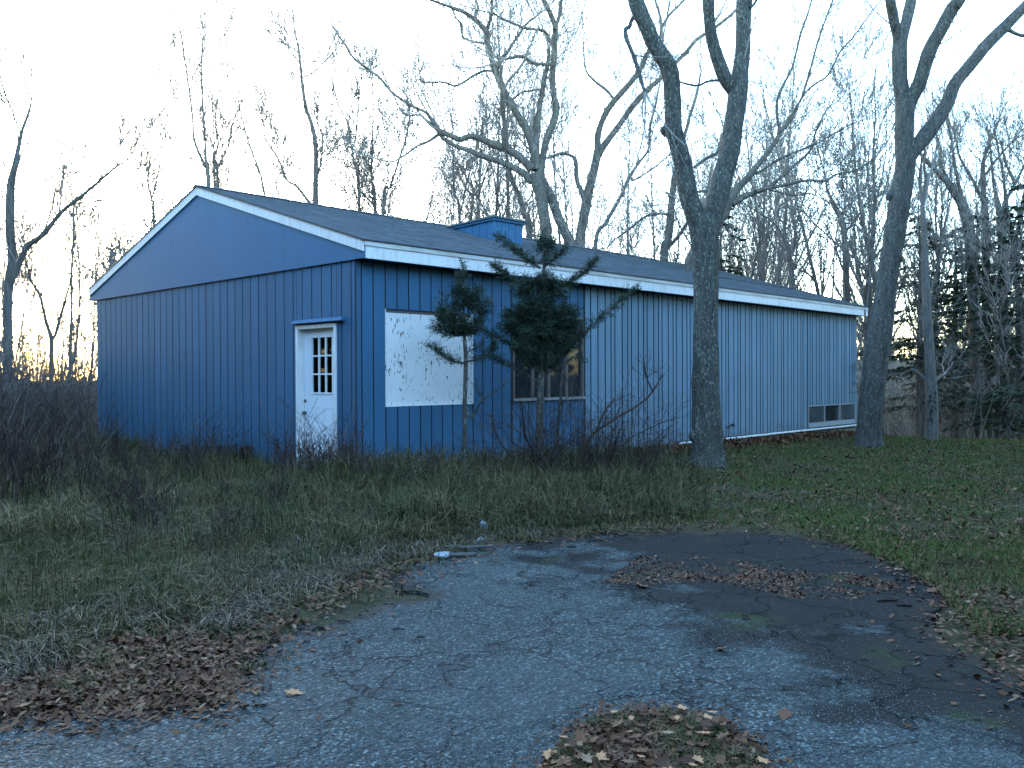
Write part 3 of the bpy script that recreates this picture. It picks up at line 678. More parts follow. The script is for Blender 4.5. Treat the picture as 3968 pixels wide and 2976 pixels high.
traced_tree('furrowed_tree', 'leaning tree with four spreading limbs at the far end of the shed', 21.9, [
  ([(3364, 1775, 155), (3366, 1735, 118), (3367, 1663, 96), (3384, 1482, 88), (3408, 1301, 86), (3435, 1120, 76), (3446, 1030, 74), (3457, 962, 74), (3475, 853, 78), (3487, 763, 82), (3504, 672, 76), (3509, 600, 76), (3505, 542, 70), (3508, 434, 70), (3505, 370, 68)], 0, 0),
  ([(3508, 420, 56), (3492, 340, 56), (3486, 289, 55), (3486, 217, 56), (3488, 150, 52)], 0, 0),
  ([(3487, 180, 40), (3474, 120, 38), (3466, 90, 36), (3456, 40, 37), (3450, 0, 37), (3438, -130, 32)], -.5, 0),
  ([(3490, 180, 42), (3502, 120, 40), (3510, 90, 40), (3522, 40, 40), (3531, 0, 40), (3548, -130, 34)], .5, 0),
  ([(3512, 440, 50), (3535, 378, 52), (3562, 325, 52), (3584, 253, 52), (3609, 181, 52), (3649, 108, 48), (3689, 36, 48), (3714, 0, 47), (3790, -130, 40)], -.7, 0),
  ([(3512, 640, 50), (3535, 590, 58), (3573, 542, 60), (3627, 470, 58), (3671, 398, 52), (3700, 325, 47), (3758, 253, 46), (3815, 181, 45), (3888, 108, 42), (3960, 36, 38), (4060, -70, 33)], .8, 0),
  ([(3900, 110, 18), (3930, 128, 14), (3968, 140, 12), (4010, 135, 9)], 0, .6),
 ], M_BARK2, M_TWIG, .45, .15, 22, 32, .8, knots=((3450, 760, 34), (3466, 1000, 60), (3400, 1440, 40)))
traced_tree('sycamore', 'big pale barked tree with crooked spreading limbs rising behind the shed roof', 31.0, [
  ([(2135, 1660, 70), (2128, 1250, 52), (2117, 916, 43), (2106, 825, 43), (2096, 753, 48), (2087, 717, 52), (2076, 672, 50)], 0, 0),
  [(2088, 690, 36), (2103, 608, 26), (2110, 572, 27), (2124, 525, 30), (2146, 470, 27), (2155, 416, 26), (2144, 362, 23), (2141, 289, 23), (2146, 217, 25), (2148, 163, 24), (2152, 108, 22), (2132, 54, 18), (2106, 0, 18), (2070, -90, 15)],
  [(2150, 115, 14), (2171, 47, 13), (2175, 0, 13), (2188, -90, 11)],
  [(2130, 165, 10), (2117, 127, 11), (2088, 116, 11), (2034, 108, 10), (1980, 87, 10), (1933, 65, 9), (1911, 50, 8)],
  [(2140, 250, 15), (2070, 246, 13), (2034, 224, 12), (2009, 219, 12), (1962, 228, 10)],
  [(2078, 660, 40), (2072, 579, 38), (2081, 506, 28), (2088, 434, 22), (2101, 362, 20), (2112, 289, 19), (2121, 253, 16), (2128, 190, 11)],
  [(2088, 347, 7), (2023, 358, 7), (1983, 390, 6)],
  [(2075, 600, 34), (2056, 542, 32), (2041, 506, 28), (2009, 452, 27), (1976, 398, 30), (1956, 362, 28), (1942, 325, 28), (1918, 271, 26), (1902, 217, 23), (1889, 163, 22), (1886, 127, 24), (1862, 96, 20), (1835, 72, 18), (1788, 43, 14), (1719, 18, 10), (1640, -12, 8)],
  [(1887, 130, 15), (1890, 105, 14), (1904, 61, 12), (1907, 0, 12), (1912, -90, 10)],
  [(1845, 80, 13), (1842, 50, 12), (1852, 30, 9), (1839, -20, 8)],
  [(1922, 278, 18), (1932, 250, 18), (1947, 224, 15), (1969, 199, 11), (1990, 163, 10), (2020, 119, 9), (2038, 94, 8), (2081, 61, 7), (2110, 38, 5)],
  [(1915, 276, 11), (1875, 275, 9), (1835, 293, 10), (1802, 315, 9), (1763, 333, 9), (1716, 318, 8), (1640, 318, 7), (1629, 297, 5), (1622, 250, 4)],
  [(1889, 170, 10), (1860, 166, 9), (1830, 160, 9), (1795, 145, 8), (1788, 95, 10), (1770, 75, 6)],
  [(1962, 585, 28), (1957, 542, 23), (1953, 470, 17), (1949, 416, 18), (1948, 360, 16)],
  [(2062, 655, 34), (2009, 605, 31), (1962, 576, 30), (1907, 558, 27), (1853, 532, 24), (1817, 529, 22), (1781, 540, 22), (1745, 525, 20), (1708, 511, 23), (1690, 490, 19), (1678, 470, 15), (1647, 434, 12), (1600, 412, 11), (1524, 362, 10), (1470, 301, 10), (1374, 229, 9), (1338, 175, 8), (1289, 96, 6), (1283, 0, 5)],
  [(1700, 520, 14), (1661, 547, 11), (1618, 565, 9), (1570, 600, 7), (1518, 627, 6), (1458, 615, 5)],
  [(1690, 500, 11), (1663, 482, 9), (1627, 446, 7), (1573, 446, 7), (1542, 404, 6), (1520, 360, 5)],
  [(2062, 705, 32), (2030, 672, 28), (1980, 645, 24), (1925, 623, 22), (1871, 605, 19), (1817, 583, 18), (1763, 565, 15), (1716, 535, 14), (1700, 515, 12)],
  [(2255, 1660, 60), (2232, 1100, 48), (2211, 952, 44), (2193, 905, 40), (2164, 844, 36), (2139, 775, 34), (2112, 715, 30), (2095, 680, 24)],
 ], M_PALE, M_PTWIG, 1.25, .10, 23, 16, 1.2)
traced_tree('sycamore', 'pale twin limbed tree just right of the biggest pale one behind the roof', 32.5, [
  ([(2238, 1660, 62), (2244, 1100, 44), (2248, 934, 41), (2258, 862, 39), (2273, 789, 40), (2287, 717, 35), (2305, 645, 33), (2320, 572, 34)], 0, 0),
  [(2316, 590, 28), (2316, 530, 26), (2320, 510, 25), (2333, 470, 23), (2354, 427, 24), (2390, 380, 22), (2445, 318, 21), (2481, 268, 20), (2503, 217, 18), (2531, 174, 15), (2560, 141, 14), (2560, 72, 10), (2539, 0, 8), (2530, -80, 6)],
  [(2560, 145, 11), (2568, 101, 11), (2597, 54, 10), (2644, 7, 8), (2690, -60, 6)],
  [(2320, 600, 28), (2340, 565, 27), (2390, 499, 23), (2445, 420, 22), (2495, 362, 22), (2546, 315, 18), (2568, 295, 17), (2615, 246, 16), (2662, 199, 15), (2698, 155, 14), (2752, 119, 13), (2806, 80, 12), (2850, 40, 11), (2900, -30, 8)],
  [(2266, 785, 21), (2255, 745, 20), (2236, 699, 18), (2231, 627, 18), (2215, 605, 13), (2179, 594, 12), (2142, 605, 10), (2122, 612, 9)],
  [(2380, 385, 9), (2350, 350, 11), (2300, 310, 9), (2270, 270, 7), (2262, 190, 5), (2256, 60, 4)],
 ], M_PALE, M_PTWIG, 1.25, .10, 24, 14, 1.2)
traced_tree('smooth_tree', 'smooth grey trunk partly hidden by the left fork of the lichen spotted tree', 29.0, [
  ([(2570, 1600, 44), (2572, 1014, 34), (2588, 934, 31), (2596, 862, 31), (2602, 789, 28), (2612, 699, 24), (2630, 610, 18), (2654, 524, 14), (2672, 452, 12), (2701, 362, 10), (2716, 280, 7)], 0, 0),
  [(2590, 960, 14), (2640, 900, 14), (2675, 845, 12), (2720, 790, 9)],
  [(2598, 840, 8), (2581, 829, 9), (2508, 836, 10), (2436, 890, 9), (2380, 930, 6)],
 ], M_PALE, M_PTWIG, 1.2, .06, 25, 12, 1.1)
traced_tree('spreading_tree', 'pale tree with long limbs sweeping right from behind the lichen spotted trunk', 27.0, [
  ([(2650, 1640, 62), (2668, 1100, 52), (2690, 985, 48), (2740, 905, 46), (2795, 840, 44), (2830, 770, 38)], 0, 0),
  [(2815, 800, 40), (2840, 755, 36), (2863, 724, 30), (2906, 681, 25), (2942, 634, 21), (2979, 587, 19), (3020, 520, 18), (3012, 452, 12), (3012, 390, 11), (3038, 325, 10), (3070, 260, 9), (3099, 145, 8), (3140, 20, 7), (3160, -80, 5)],
  [(3015, 525, 14), (3060, 470, 12), (3096, 398, 10), (3113, 362, 9), (3140, 270, 9), (3167, 169, 8), (3195, 85, 7), (3227, 0, 7), (3255, -90, 5)],
  [(3028, 512, 10), (3070, 440, 9), (3119, 362, 8), (3160, 325, 8), (3209, 289, 7), (3257, 199, 7), (3305, 145, 6), (3360, 70, 5), (3410, 5, 5)],
  [(2835, 790, 32), (2888, 760, 24), (2924, 746, 20), (2979, 724, 15), (3033, 681, 13), (3087, 634, 11), (3141, 580, 9), (3163, 507, 8), (3200, 430, 6)],
  [(2930, 742, 13), (2985, 728, 12), (3033, 720, 12), (3087, 706, 12), (3141, 699, 10), (3199, 702, 9), (3240, 676, 8), (3313, 661, 7), (3367, 629, 6), (3405, 595, 5)],
  [(2930, 675, 10), (2975, 645, 9), (3015, 619, 9), (3087, 587, 8), (3160, 558, 7), (3210, 530, 7), (3300, 480, 5)],
  [(2979, 735, 6), (3080, 757, 6), (3141, 750, 5), (3199, 778, 4)],
  [(2740, 740, 11), (2700, 745, 9), (2660, 770, 7)],
  [(2690, 650, 14), (2730, 618, 13), (2780, 590, 12), (2790, 550, 9), (2805, 500, 7)],
 ], M_PALE, M_PTWIG, 1.15, .07, 26, 12, 1.1)
traced_tree('leaning_tree', 'thin grey tree leaning right above the roof beside the lichen spotted tree', 30.0, [
  ([(2240, 1640, 22), (2302, 977, 16), (2349, 862, 15), (2400, 773, 14), (2422, 724, 14), (2447, 674, 14), (2476, 630, 11), (2512, 580, 9), (2517, 506, 9), (2528, 452, 9), (2546, 380, 7), (2560, 300, 5)], 0, 0),
  [(2450, 690, 9), (2454, 699, 8), (2527, 655, 7), (2588, 605, 7)],
 ], M_DIM, M_PTWIG, 1.1, .06, 27, 8)
# slim trees above the ridge, left to right
slim = [
 ('bare tree at the left edge with a long limb slanting up to the right', 24.0, [[(30, 1660, 36), (31, 1153, 32), (46, 1010, 30), (38, 850, 34), (42, 723, 30), (60, 633, 22), (78, 542, 14), (90, 494, 12), (115, 422, 9), (124, 350, 5), (120, 250, 3)],
   [(36, 1115, 24), (72, 1027, 23), (108, 954, 20), (163, 911, 18), (241, 820, 14), (301, 772, 12), (374, 711, 10), (452, 645, 8), (482, 630, 5)], [(450, 648, 5), (482, 597, 4), (518, 567, 4), (545, 518, 3)],
   [(82, 520, 7), (50, 440, 6), (24, 374, 6), (5, 310, 4)], [(70, 640, 7), (90, 580, 6), (130, 530, 5), (160, 500, 4)], [(170, 905, 7), (205, 790, 6), (215, 720, 4)]], 2.0),
 ('vee forked tree standing in the brush left of the shed', 27.0, [[(199, 1640, 20), (199, 1406, 18), (199, 1316, 18), (188, 1275, 14), (177, 1244, 12), (159, 1160, 10), (119, 1081, 8), (98, 1001, 6), (90, 930, 4)], [(200, 1320, 12), (217, 1291, 12), (239, 1207, 10), (264, 1124, 8), (275, 1063, 7), (282, 929, 5), (284, 860, 3)]], 1.3),
 ('thin upright tree in the brush nearest the left corner of the shed', 26.0, [[(271, 1640, 15), (271, 1406, 12), (275, 1262, 10), (277, 1153, 8), (280, 1040, 6), (286, 900, 4), (286, 800, 3)], [(277, 1270, 6), (300, 1235, 5), (325, 1197, 5), (307, 1124, 4), (300, 1060, 3)]], 1.6),
 ('slim tree showing above the left slope of the gable', 34.0, [[(612, 1640, 18), (597, 874, 10), (588, 772, 8), (573, 705, 6), (582, 603, 5), (576, 518, 3)], [(588, 772, 6), (615, 663, 5), (627, 561, 3)]], 1.5),
 ('tall twin stemmed tree straight above the gable peak', 36.0, [[(825, 1640, 24), (808, 723, 15), (790, 639, 12), (753, 542, 9), (747, 464, 8), (735, 362, 7), (717, 241, 6), (699, 121, 5), (663, 18, 4)], [(806, 700, 10), (799, 651, 10), (793, 524, 9), (784, 374, 7), (781, 241, 6), (784, 169, 5), (762, 72, 4), (760, -20, 3)], [(735, 362, 4), (747, 301, 3), (775, 247, 3)], [(747, 476, 4), (687, 410, 3), (657, 277, 2)]], .8),
 ('small forked tree just right of the gable peak', 37.0, [[(850, 1640, 18), (844, 723, 11), (826, 627, 8), (844, 561, 7), (835, 458, 5), (856, 313, 4), (870, 200, 3)], [(840, 680, 8), (848, 640, 7), (886, 561, 6), (904, 470, 5), (935, 400, 3)]], 1.0),
 ('tall straight tree with a fine twiggy crown left of the pale sycamores', 38.0, [[(1230, 1640, 34), (1223, 790, 23), (1223, 711, 19), (1223, 573, 18), (1208, 482, 16), (1187, 422, 14), (1172, 332, 12), (1160, 211, 9), (1139, 96, 6), (1130, 0, 5)], [(1223, 700, 9), (1240, 650, 8), (1247, 603, 7), (1250, 530, 6), (1228, 470, 5)], [(1225, 800, 12), (1199, 784, 12), (1151, 723, 10), (1108, 693, 8), (1078, 615, 7), (1030, 542, 6), (1024, 494, 4)], [(1175, 300, 7), (1215, 280, 6), (1265, 230, 5)], [(1166, 250, 6), (1120, 190, 5), (1085, 100, 4)]], 1.9),
 ('slender bare tree in the gap left of the roof box, first of three', 36.0, [[(1400, 1640, 20), (1392, 814, 12), (1386, 693, 10), (1362, 573, 8), (1350, 482, 6), (1313, 410, 5), (1289, 319, 4)], [(1364, 585, 7), (1377, 540, 6), (1386, 452, 5), (1392, 374, 4), (1400, 280, 3)]], 1.6),
 ('slender bare tree whose forks cross, second of three left of the roof box', 37.0, [[(1460, 1640, 20), (1455, 826, 13), (1440, 693, 9), (1443, 542, 7), (1446, 392, 5), (1441, 290, 3)], [(1453, 800, 8), (1420, 765, 7), (1392, 735, 6), (1370, 690, 4)]], 1.6),
 ('slender bare tree bending right, third of three left of the roof box', 35.0, [[(1470, 1640, 18), (1482, 814, 10), (1512, 723, 8), (1542, 633, 7), (1579, 512, 5), (1590, 420, 3)]], 1.7),
 ('forked sapling rising directly behind the roof box', 34.0, [[(1790, 1640, 18), (1781, 862, 12), (1762, 753, 9), (1756, 633, 7), (1753, 542, 5), (1750, 470, 3)], [(1784, 830, 7), (1808, 711, 7), (1830, 633, 5), (1850, 560, 3)]], 1.3),
 ('thin tree tilting right behind the roof box', 35.0, [[(1800, 1640, 16), (1826, 844, 10), (1856, 753, 8), (1886, 663, 6), (1910, 600, 4)]], 1.3),
 ('smooth grey tree curving left beside the biggest pale trunk', 33.0, [[(2070, 1640, 34), (2052, 934, 26), (2030, 826, 24), (2009, 753, 20), (1983, 699, 17), (1972, 650, 14), (1960, 600, 9)]], .9),
 ('broken topped dark snag standing over the right part of the roof', 33.0, [[(3080, 1660, 30), (3068, 1090, 22), (3058, 1000, 22), (3055, 985, 18), (3072, 960, 14), (3082, 920, 13), (3080, 895, 12)], [(3056, 995, 12), (3040, 930, 9), (3005, 870, 7), (2950, 830, 5), (2900, 800, 4)]], .5),
 ('dark crooked tree seen over the roof near its far end', 34.0, [[(3290, 1660, 34), (3280, 1142, 26), (3273, 925, 23), (3258, 846, 24), (3225, 780, 14), (3205, 730, 9), (3195, 660, 5)], [(3260, 850, 14), (3275, 790, 10), (3262, 720, 6)], [(3270, 900, 10), (3310, 860, 9), (3345, 800, 6)]], 1.8),
]
for i, (lab, dp, lm, tw) in enumerate(slim):
    traced_tree('bare_tree', lab, dp, [(l, 0 if j == 0 else random.uniform(-1, 1), 0) for j, l in enumerate(lm)], M_DIM, M_TWIG, tw*1.2, .06, 40+i, 8, 1.0, .16, tipk=.00028)
# woods on the right, with some traced leaders
rw = [
 ('trunk riddled with dark woodpecker holes at the edge of the right hand woods', 25.9, [[(3606, 1730, 60), (3608, 1690, 50), (3612, 1600, 47), (3608, 1480, 42), (3600, 1350, 38), (3592, 1200, 34), (3585, 1000, 26), (3575, 800, 18)], [(3600, 1478, 14), (3570, 1455, 12), (3540, 1432, 9), (3508, 1445, 6)], [(3615, 1485, 12), (3640, 1462, 10), (3662, 1450, 7)]], .4),
 ('dark tree leaning left out of the conifers in the right hand woods', 33.0, [[(3800, 1760, 52), (3765, 1000, 44), (3732, 802, 40), (3700, 750, 32), (3674, 708, 26), (3620, 654, 18), (3577, 607, 14), (3535, 560, 8)], [(3690, 735, 14), (3650, 640, 11), (3640, 560, 8), (3600, 440, 5)], [(3740, 830, 16), (3700, 640, 12), (3690, 560, 9), (3660, 420, 6)]], 1.0),
 ('dark forked tree above the conifers, left of the last one at the picture edge', 35.0, [[(3825, 1760, 40), (3818, 900, 26), (3812, 760, 21), (3808, 672, 19), (3815, 610, 13), (3840, 540, 9), (3870, 470, 6)], [(3812, 790, 14), (3770, 700, 12), (3720, 610, 9), (3700, 520, 6)], [(3816, 680, 10), (3860, 620, 9), (3930, 540, 7)]], 1.2),
 ('dark many forked tree at the right edge of the woods', 34.0, [[(3900, 1760, 44), (3880, 900, 28), (3872, 820, 24), (3856, 740, 14), (3845, 660, 10), (3838, 560, 6)], [(3880, 840, 18), (3900, 770, 15), (3930, 715, 12), (3900, 640, 10), (3880, 560, 6)], [(3930, 720, 10), (3970, 640, 9), (4020, 560, 6)], [(3945, 900, 16), (3965, 780, 12), (3990, 640, 8)]], 1.2),
]
for i, (lab, dp, lm, tw) in enumerate(rw):
    t = traced_tree('bare_tree', lab, dp, [(l, 0 if j == 0 else random.uniform(-1, 1), 0) for j, l in enumerate(lm)], M_DIM, M_TWIG, tw, .08, 70+i, 10, 1.0, .14)
    if i == 0:
        for k in range(26):
            mb = MB(); y = random.uniform(1500, 1675); x = 3609+random.uniform(-16, 16); p = at(x, y, 25.9-.15)-np.array(t.location); s = random.uniform(.018, .04)
            mb.tube([p+np.array([0, 0, -s*1.6]), p, p+np.array([0, 0, s*1.6])], [s*.3, s, s*.3], 6); mb.build('woodpecker_hole', M_BLACK, t)
# copied trees of the woods behind
def proto_tree(seed, Ht, forks, r0):
    rng = np.random.default_rng(seed); tr, cr = MB(), MB()
    P = [np.zeros(3)]; d = np.array([rng.normal()*.05, rng.normal()*.05, 1.]); n = 9
    for i in range(n):
        d = d+np.array([rng.normal()*.06, rng.normal()*.06, .05]); d /= np.linalg.norm(d); P.append(P[-1]+d*Ht/n)
    P = np.array(P); P[0, 2] -= .4; rad = r0*np.linspace(1, .12, n+1)**1.1; rad[0] *= 1.3
    tr.tube(P, rad, 7)
    for k in range(int(forks*1.25)):
        t = rng.uniform(.28, .97)*n; i = min(int(t), n-1); q = P[i]+(P[i+1]-P[i])*(t-i); rr = np.interp(t, range(n+1), rad)
        d = rot((P[i+1]-P[i])/np.linalg.norm(P[i+1]-P[i]), rng.uniform(.35, .9), rng); L = Ht*rng.uniform(.18, .42)*(1.1-t/n*.5)
        grow(cr, q, d, L, rr*.5, 2, rng, .15, .13, 5, (4, 5), .009)
    a, b = tr.mesh('trunk', True), cr.mesh('crown'); a.materials.append(M_DIM); b.materials.append(M_TWIG); return a, b
PT = [proto_tree(100+i, h, f, r) for i, (h, f, r) in enumerate([(14, 16, .16), (17, 18, .2), (11, 14, .10), (9, 12, .07), (15, 14, .14), (12, 16, .12), (6.5, 10, .05), (18, 16, .22), (19, 20, .15), (17, 20, .12)])]
GB = 'bare trees of the woods behind the shed'; GR = 'bare trees of the woods right of the lawn'; GL = 'bare trees beyond the brush on the left'
spots = []
rng = np.random.default_rng(5)
def ok(x, y): return not (-1.5 < x < HL+2.5 and -2.5 < y < HW+2.5)
for k in range(62):                              # behind the shed
    X, dp = rng.uniform(900, 3300), rng.uniform(36, 75); p = at(X, 1500, dp); spots.append((p[0], p[1], GB))
for k in range(40):                              # right
    X, dp = rng.uniform(3330, 4500), 28+34*rng.uniform(0, 1)**1.3; p = at(X, 1500, dp); spots.append((p[0], p[1], GR))
for k in range(46):                              # left
    X, dp = rng.uniform(-500, 560), rng.uniform(27, 58); p = at(X, 1500, dp); spots.append((p[0], p[1], GL))
def zone(x, y, g):
    v = np.array([x, y, 1.6])-CAM; px = 1984+FPX*(v@_r)/(v@_f)
    if g == GB:
        for lim, z in ((1250, 'behind the roof just right of the gable peak'), (1720, 'behind the roof left of the roof box'), (2060, 'directly behind the roof box'), (2420, 'behind the pale sycamores'), (2760, 'behind the forked lichen spotted trunk'), (3060, 'behind the far half of the roof')):
            if px < lim: return z
        return 'behind the far right end of the roof'
    if g == GR: return 'right of the leaning lawn tree, in front of the hemlocks' if px < 3720 and v@_f < 36 else ('deep in the woods right of the leaning lawn tree' if px < 3720 else 'in the woods at the far right of the lawn')
    return 'in the brush at the left edge' if px < 200 else 'in the brush nearest the left corner of the shed'
SIZE = {0: 'tall', 1: 'tall', 2: 'mid height', 3: 'mid height', 4: 'tall', 5: 'tall', 6: 'low', 7: 'very tall', 8: 'very tall', 9: 'tall'}
for x, y, g in spots:
    if not ok(x, y): continue
    k = random.choice([2, 3, 3, 6, 6] if g == GL else ([0, 1, 4, 5, 8, 9, 9, 8, 2] if g == GB else [0, 1, 2, 4, 5, 7, 3, 6])); a, b = PT[k]; z = zone(x, y, g)
    r = empty('bare_tree', (x, y, float(base_h(x, y))), SIZE[k]+' slender bare tree '+z, 'tree', SIZE[k]+' bare trees '+z)
    s = random.uniform(.75, 1.15); r.scale = (s, s, s*random.uniform(.9, 1.1)); r.rotation_euler = (random.uniform(-.06, .06), random.uniform(-.06, .06), random.uniform(0, 6.28))
    link('trunk', a, None, r); link('crown', b, None, r)
# far wood as one mass of stems
mb = MB(); rng = np.random.default_rng(6)
for k in range(1500):
    X, dp = rng.uniform(-900, 4900), rng.uniform(75, 130); p = at(X, 1500, dp); p[2] = float(base_h(p[0], p[1]))-.5
    h = rng.uniform(5, 12); l = np.array([rng.normal()*.6, rng.normal()*.6, h])
    mb.tube([p, p+l*.5+rng.normal(size=3)*.2, p+l], [.10, .06, .02], 3)
    for j in range(5):
        t = rng.uniform(.3, .95); q = p+l*t; d = np.array([rng.normal(), rng.normal(), 1.2])*rng.uniform(.6, 1.6); mb.tube([q, q+d*.6, q+d+[0, 0, .4]], [.03, .02, .01], 3)
tag(mb.build('far_woods', M_DIM), kind='stuff')
mb = MB(); rng = np.random.default_rng(16); QV = []  # evergreen ring out of view, added to block low sky light
for k in range(520):
    a = rng.uniform(.80, 5.60); dp = rng.uniform(15, 34); v = FW*math.cos(a)+RT*math.sin(a); p = CAM+v*dp; p[2] = float(base_h(p[0], p[1]))-.3
    if not ok(p[0], p[1]) or abs(dr(p[0], p[1])[1]) < .72*dr(p[0], p[1])[0]: continue
    h = rng.uniform(8, 14); l = np.array([rng.normal()*.3, rng.normal()*.3, h]); mb.tube([p, p+l*.5, p+l], [.17, .11, .02], 5)
    n = 110; t = rng.uniform(.08, 1, n)**.8; a2 = rng.uniform(0, 6.283, n); r2 = (2.6*(1-t*.9)+.1)*np.sqrt(rng.random(n)); c = p+l*t[:, None]+np.stack([np.cos(a2)*r2, np.sin(a2)*r2, -.2*r2], 1)
    d1 = np.stack([np.cos(a2), np.sin(a2), -.35+0*a2], 1)+rng.normal(size=(n, 3))*.3; d2 = np.cross(d1, rng.normal(size=(n, 3))+[0, 0, .8]); d2 /= np.linalg.norm(d2, axis=1)[:, None]
    w_ = rng.uniform(.12, .3, n)[:, None]; QV.append(np.stack([c, c+d1*.35+d2*w_, c+d1*.75, c+d1*.35-d2*w_], 1).reshape(-1, 3))
QV = np.concatenate(QV); mb.add(QV, np.arange(len(QV)).reshape(-1, 4))
tag(mb.build('unseen_woods', M_HEM), kind='stuff')
# brush and undergrowth
def brush(mb, n, xs, ds, hs, r, rng, lean=.25, kids=4):
    for k in range(n):
        X, dp = rng.uniform(*xs), rng.uniform(*ds); p = at(X, 1500, dp)
        if not ok(p[0], p[1]): continue
        p[2] = float(base_h(p[0], p[1]))-.05; h = rng.uniform(*hs); d = np.array([rng.normal()*lean, rng.normal()*lean, 1.])*h
        P = np.array([p, p+d*.35+rng.normal(size=3)*.05*h, p+d*.7+rng.normal(size=3)*.07*h, p+d+rng.normal(size=3)*.12*h]); mb.tube(P, [r, r*.8, r*.6, r*.3], 3)
        for j in range(kids):
            t = rng.uniform(.25, .95)*3; i = int(t); q = P[i]+(P[i+1]-P[i])*(t-i); e = rng.normal(size=3)*.28*h; e[2] = abs(e[2])*.8+.08*h
            mb.tube([q, q+e*.55, q+e*1.0+rng.normal(size=3)*.03], [r*.5, r*.4, r*.25], 3)
rng = np.random.default_rng(8)
mb = MB(); brush(mb, 2600, (-500, 372), (20.5, 30), (.8, 2.5), .008, rng, .22, 6); tag(mb.build('grey_thicket', M_THICK), kind='stuff')
mb = MB(); brush(mb, 1500, (3345, 4500), (27.5, 58), (.7, 3.8), .010, rng, .3, 6); tag(mb.build('woodland_undergrowth', M_THICK), kind='stuff')

# conifers in the right-hand woods
def conifer_meshes(seed, Ht, r0, zlo, reach):
    rng = np.random.default_rng(seed); tr, cr = MB(), []
    tr.tube([(0, 0, -.4), (.05, 0, Ht*.4), (0, .08, Ht*.8), (0, 0, Ht)], [r0, r0*.75, r0*.35, .02], 7)
    C, D1, D2 = [], [], []
    nb = int(Ht*7)
    for k in range(nb):
        z = zlo+(Ht-zlo)*rng.uniform(0, 1)**.9; L = reach*(1-(z-zlo)/(Ht-zlo)*.85)*rng.uniform(.45, 1.05); a = rng.uniform(0, 6.283)
        dv = np.array([math.cos(a), math.sin(a), 0]); P = np.array([[0, 0, z]+dv*L*t+np.array([0, 0, L*(.25*t-.42*t*t)]) for t in (0, .3, .65, 1)])
        tr.tube(P, [.03, .022, .014, .006], 3)
        m = int(L*48)
        t = rng.uniform(.18, 1, m); side = rng.normal(size=m)*.22*L*(1.05-t*.6); pr = np.array([-dv[1], dv[0], 0])
        c = np.array([0, 0, z])+dv*(L*t)[:, None]+np.array([0, 0, 1.])*((L*(.25*t-.42*t*t))-.25*np.abs(side))[:, None]+pr*side[:, None]
        C.append(c); D1.append(np.tile(dv, (m, 1))+pr*np.sign(side)[:, None]*.9+rng.normal(size=(m, 3))*.3); 
    C = np.concatenate(C); D1 = np.concatenate(D1); D1[:, 2] -= .25; D1 /= np.linalg.norm(D1, axis=1)[:, None]
    n = len(C); D2 = np.cross(D1, rng.normal(size=(n, 3))*.6+np.array([0, 0, 1.])); D2 /= np.linalg.norm(D2, axis=1)[:, None]
    ln, wd = rng.uniform(.14, .30, n)[:, None], rng.uniform(.03, .065, n)[:, None]
    V = np.stack([C, C+D1*ln*.5+D2*wd, C+D1*ln, C+D1*ln*.45-D2*wd], 1).reshape(-1, 3); F = np.arange(n*4).reshape(-1, 4)
    a, b = tr.mesh('trunk', True), newmesh('crown', V, F); a.materials.append(M_DIM); b.materials.append(M_HEM); return a, b
CP = [conifer_meshes(1, 9.5, .16, 1.6, 3.0), conifer_meshes(2, 8, .12, 1.0, 2.6), conifer_meshes(3, 6, .09, .6, 2.2)]
for X, dp, k, lab in [(3560, 33, 0, 'dark hemlock just right of the leaning lawn tree'), (3700, 36, 0, 'dark hemlock behind the trunk with woodpecker holes'), (3790, 31, 1, 'dense dark hemlock near the right side of the woods'),
                      (3900, 34, 0, 'tall dark hemlock by the right edge of the picture'), (3985, 29, 1, 'dark hemlock cut off by the right edge of the picture'), (3660, 44, 1, 'hemlock deep in the woods between the two nearer hemlocks'),
                      (2800, 42, 0, 'small dark evergreen showing just right of the lichen spotted trunk above the roof'), (3860, 29.5, 2, 'low dark hemlock with drooping boughs at the lawn edge'), (4120, 33, 0, 'dark hemlock beyond the right edge of the lawn')]:
    p = at(X, 1500, dp); r = empty('hemlock', (p[0], p[1], float(base_h(p[0], p[1]))), lab, 'tree', None)
    r.rotation_euler[2] = random.uniform(0, 6); s = random.uniform(.9, 1.1); r.scale = (s, s, s); a, b = CP[k]; link('trunk', a, None, r); link('crown', b, None, r)

# the two small yews by the wall
def sprigs(pts, dirs, rng, ln=(.07, .14), k=7, wid=.009):
    n = len(pts); V = []; F = []
    dirs = dirs/np.linalg.norm(dirs, axis=1)[:, None]
    side = np.cross(dirs, rng.normal(size=(n, 3))); side /= np.linalg.norm(side, axis=1)[:, None]
    nor = np.cross(dirs, side); L = rng.uniform(*ln, n)[:, None]
    out = []
    for j in range(k):
        t = j/k; s = 1 if j % 2 else -1
        b = pts+dirs*L*t; lat = (side*s*(.5+.2*rng.normal(size=(n, 1)))+nor*rng.normal(size=(n, 1))*.45+dirs*.75); lat /= np.linalg.norm(lat, axis=1)[:, None]
        nl = L*rng.uniform(.35, .55, (n, 1)); w = np.cross(lat, nor); w /= np.linalg.norm(w, axis=1)[:, None]+1e-9
        out.append(np.stack([b-w*wid, b+lat*nl*.6+w*wid*.8, b+lat*nl, b+lat*nl*.5-w*wid*.6], 1))
    V = np.concatenate(out).reshape(-1, 3); return V, np.arange(len(V)).reshape(-1, 4)
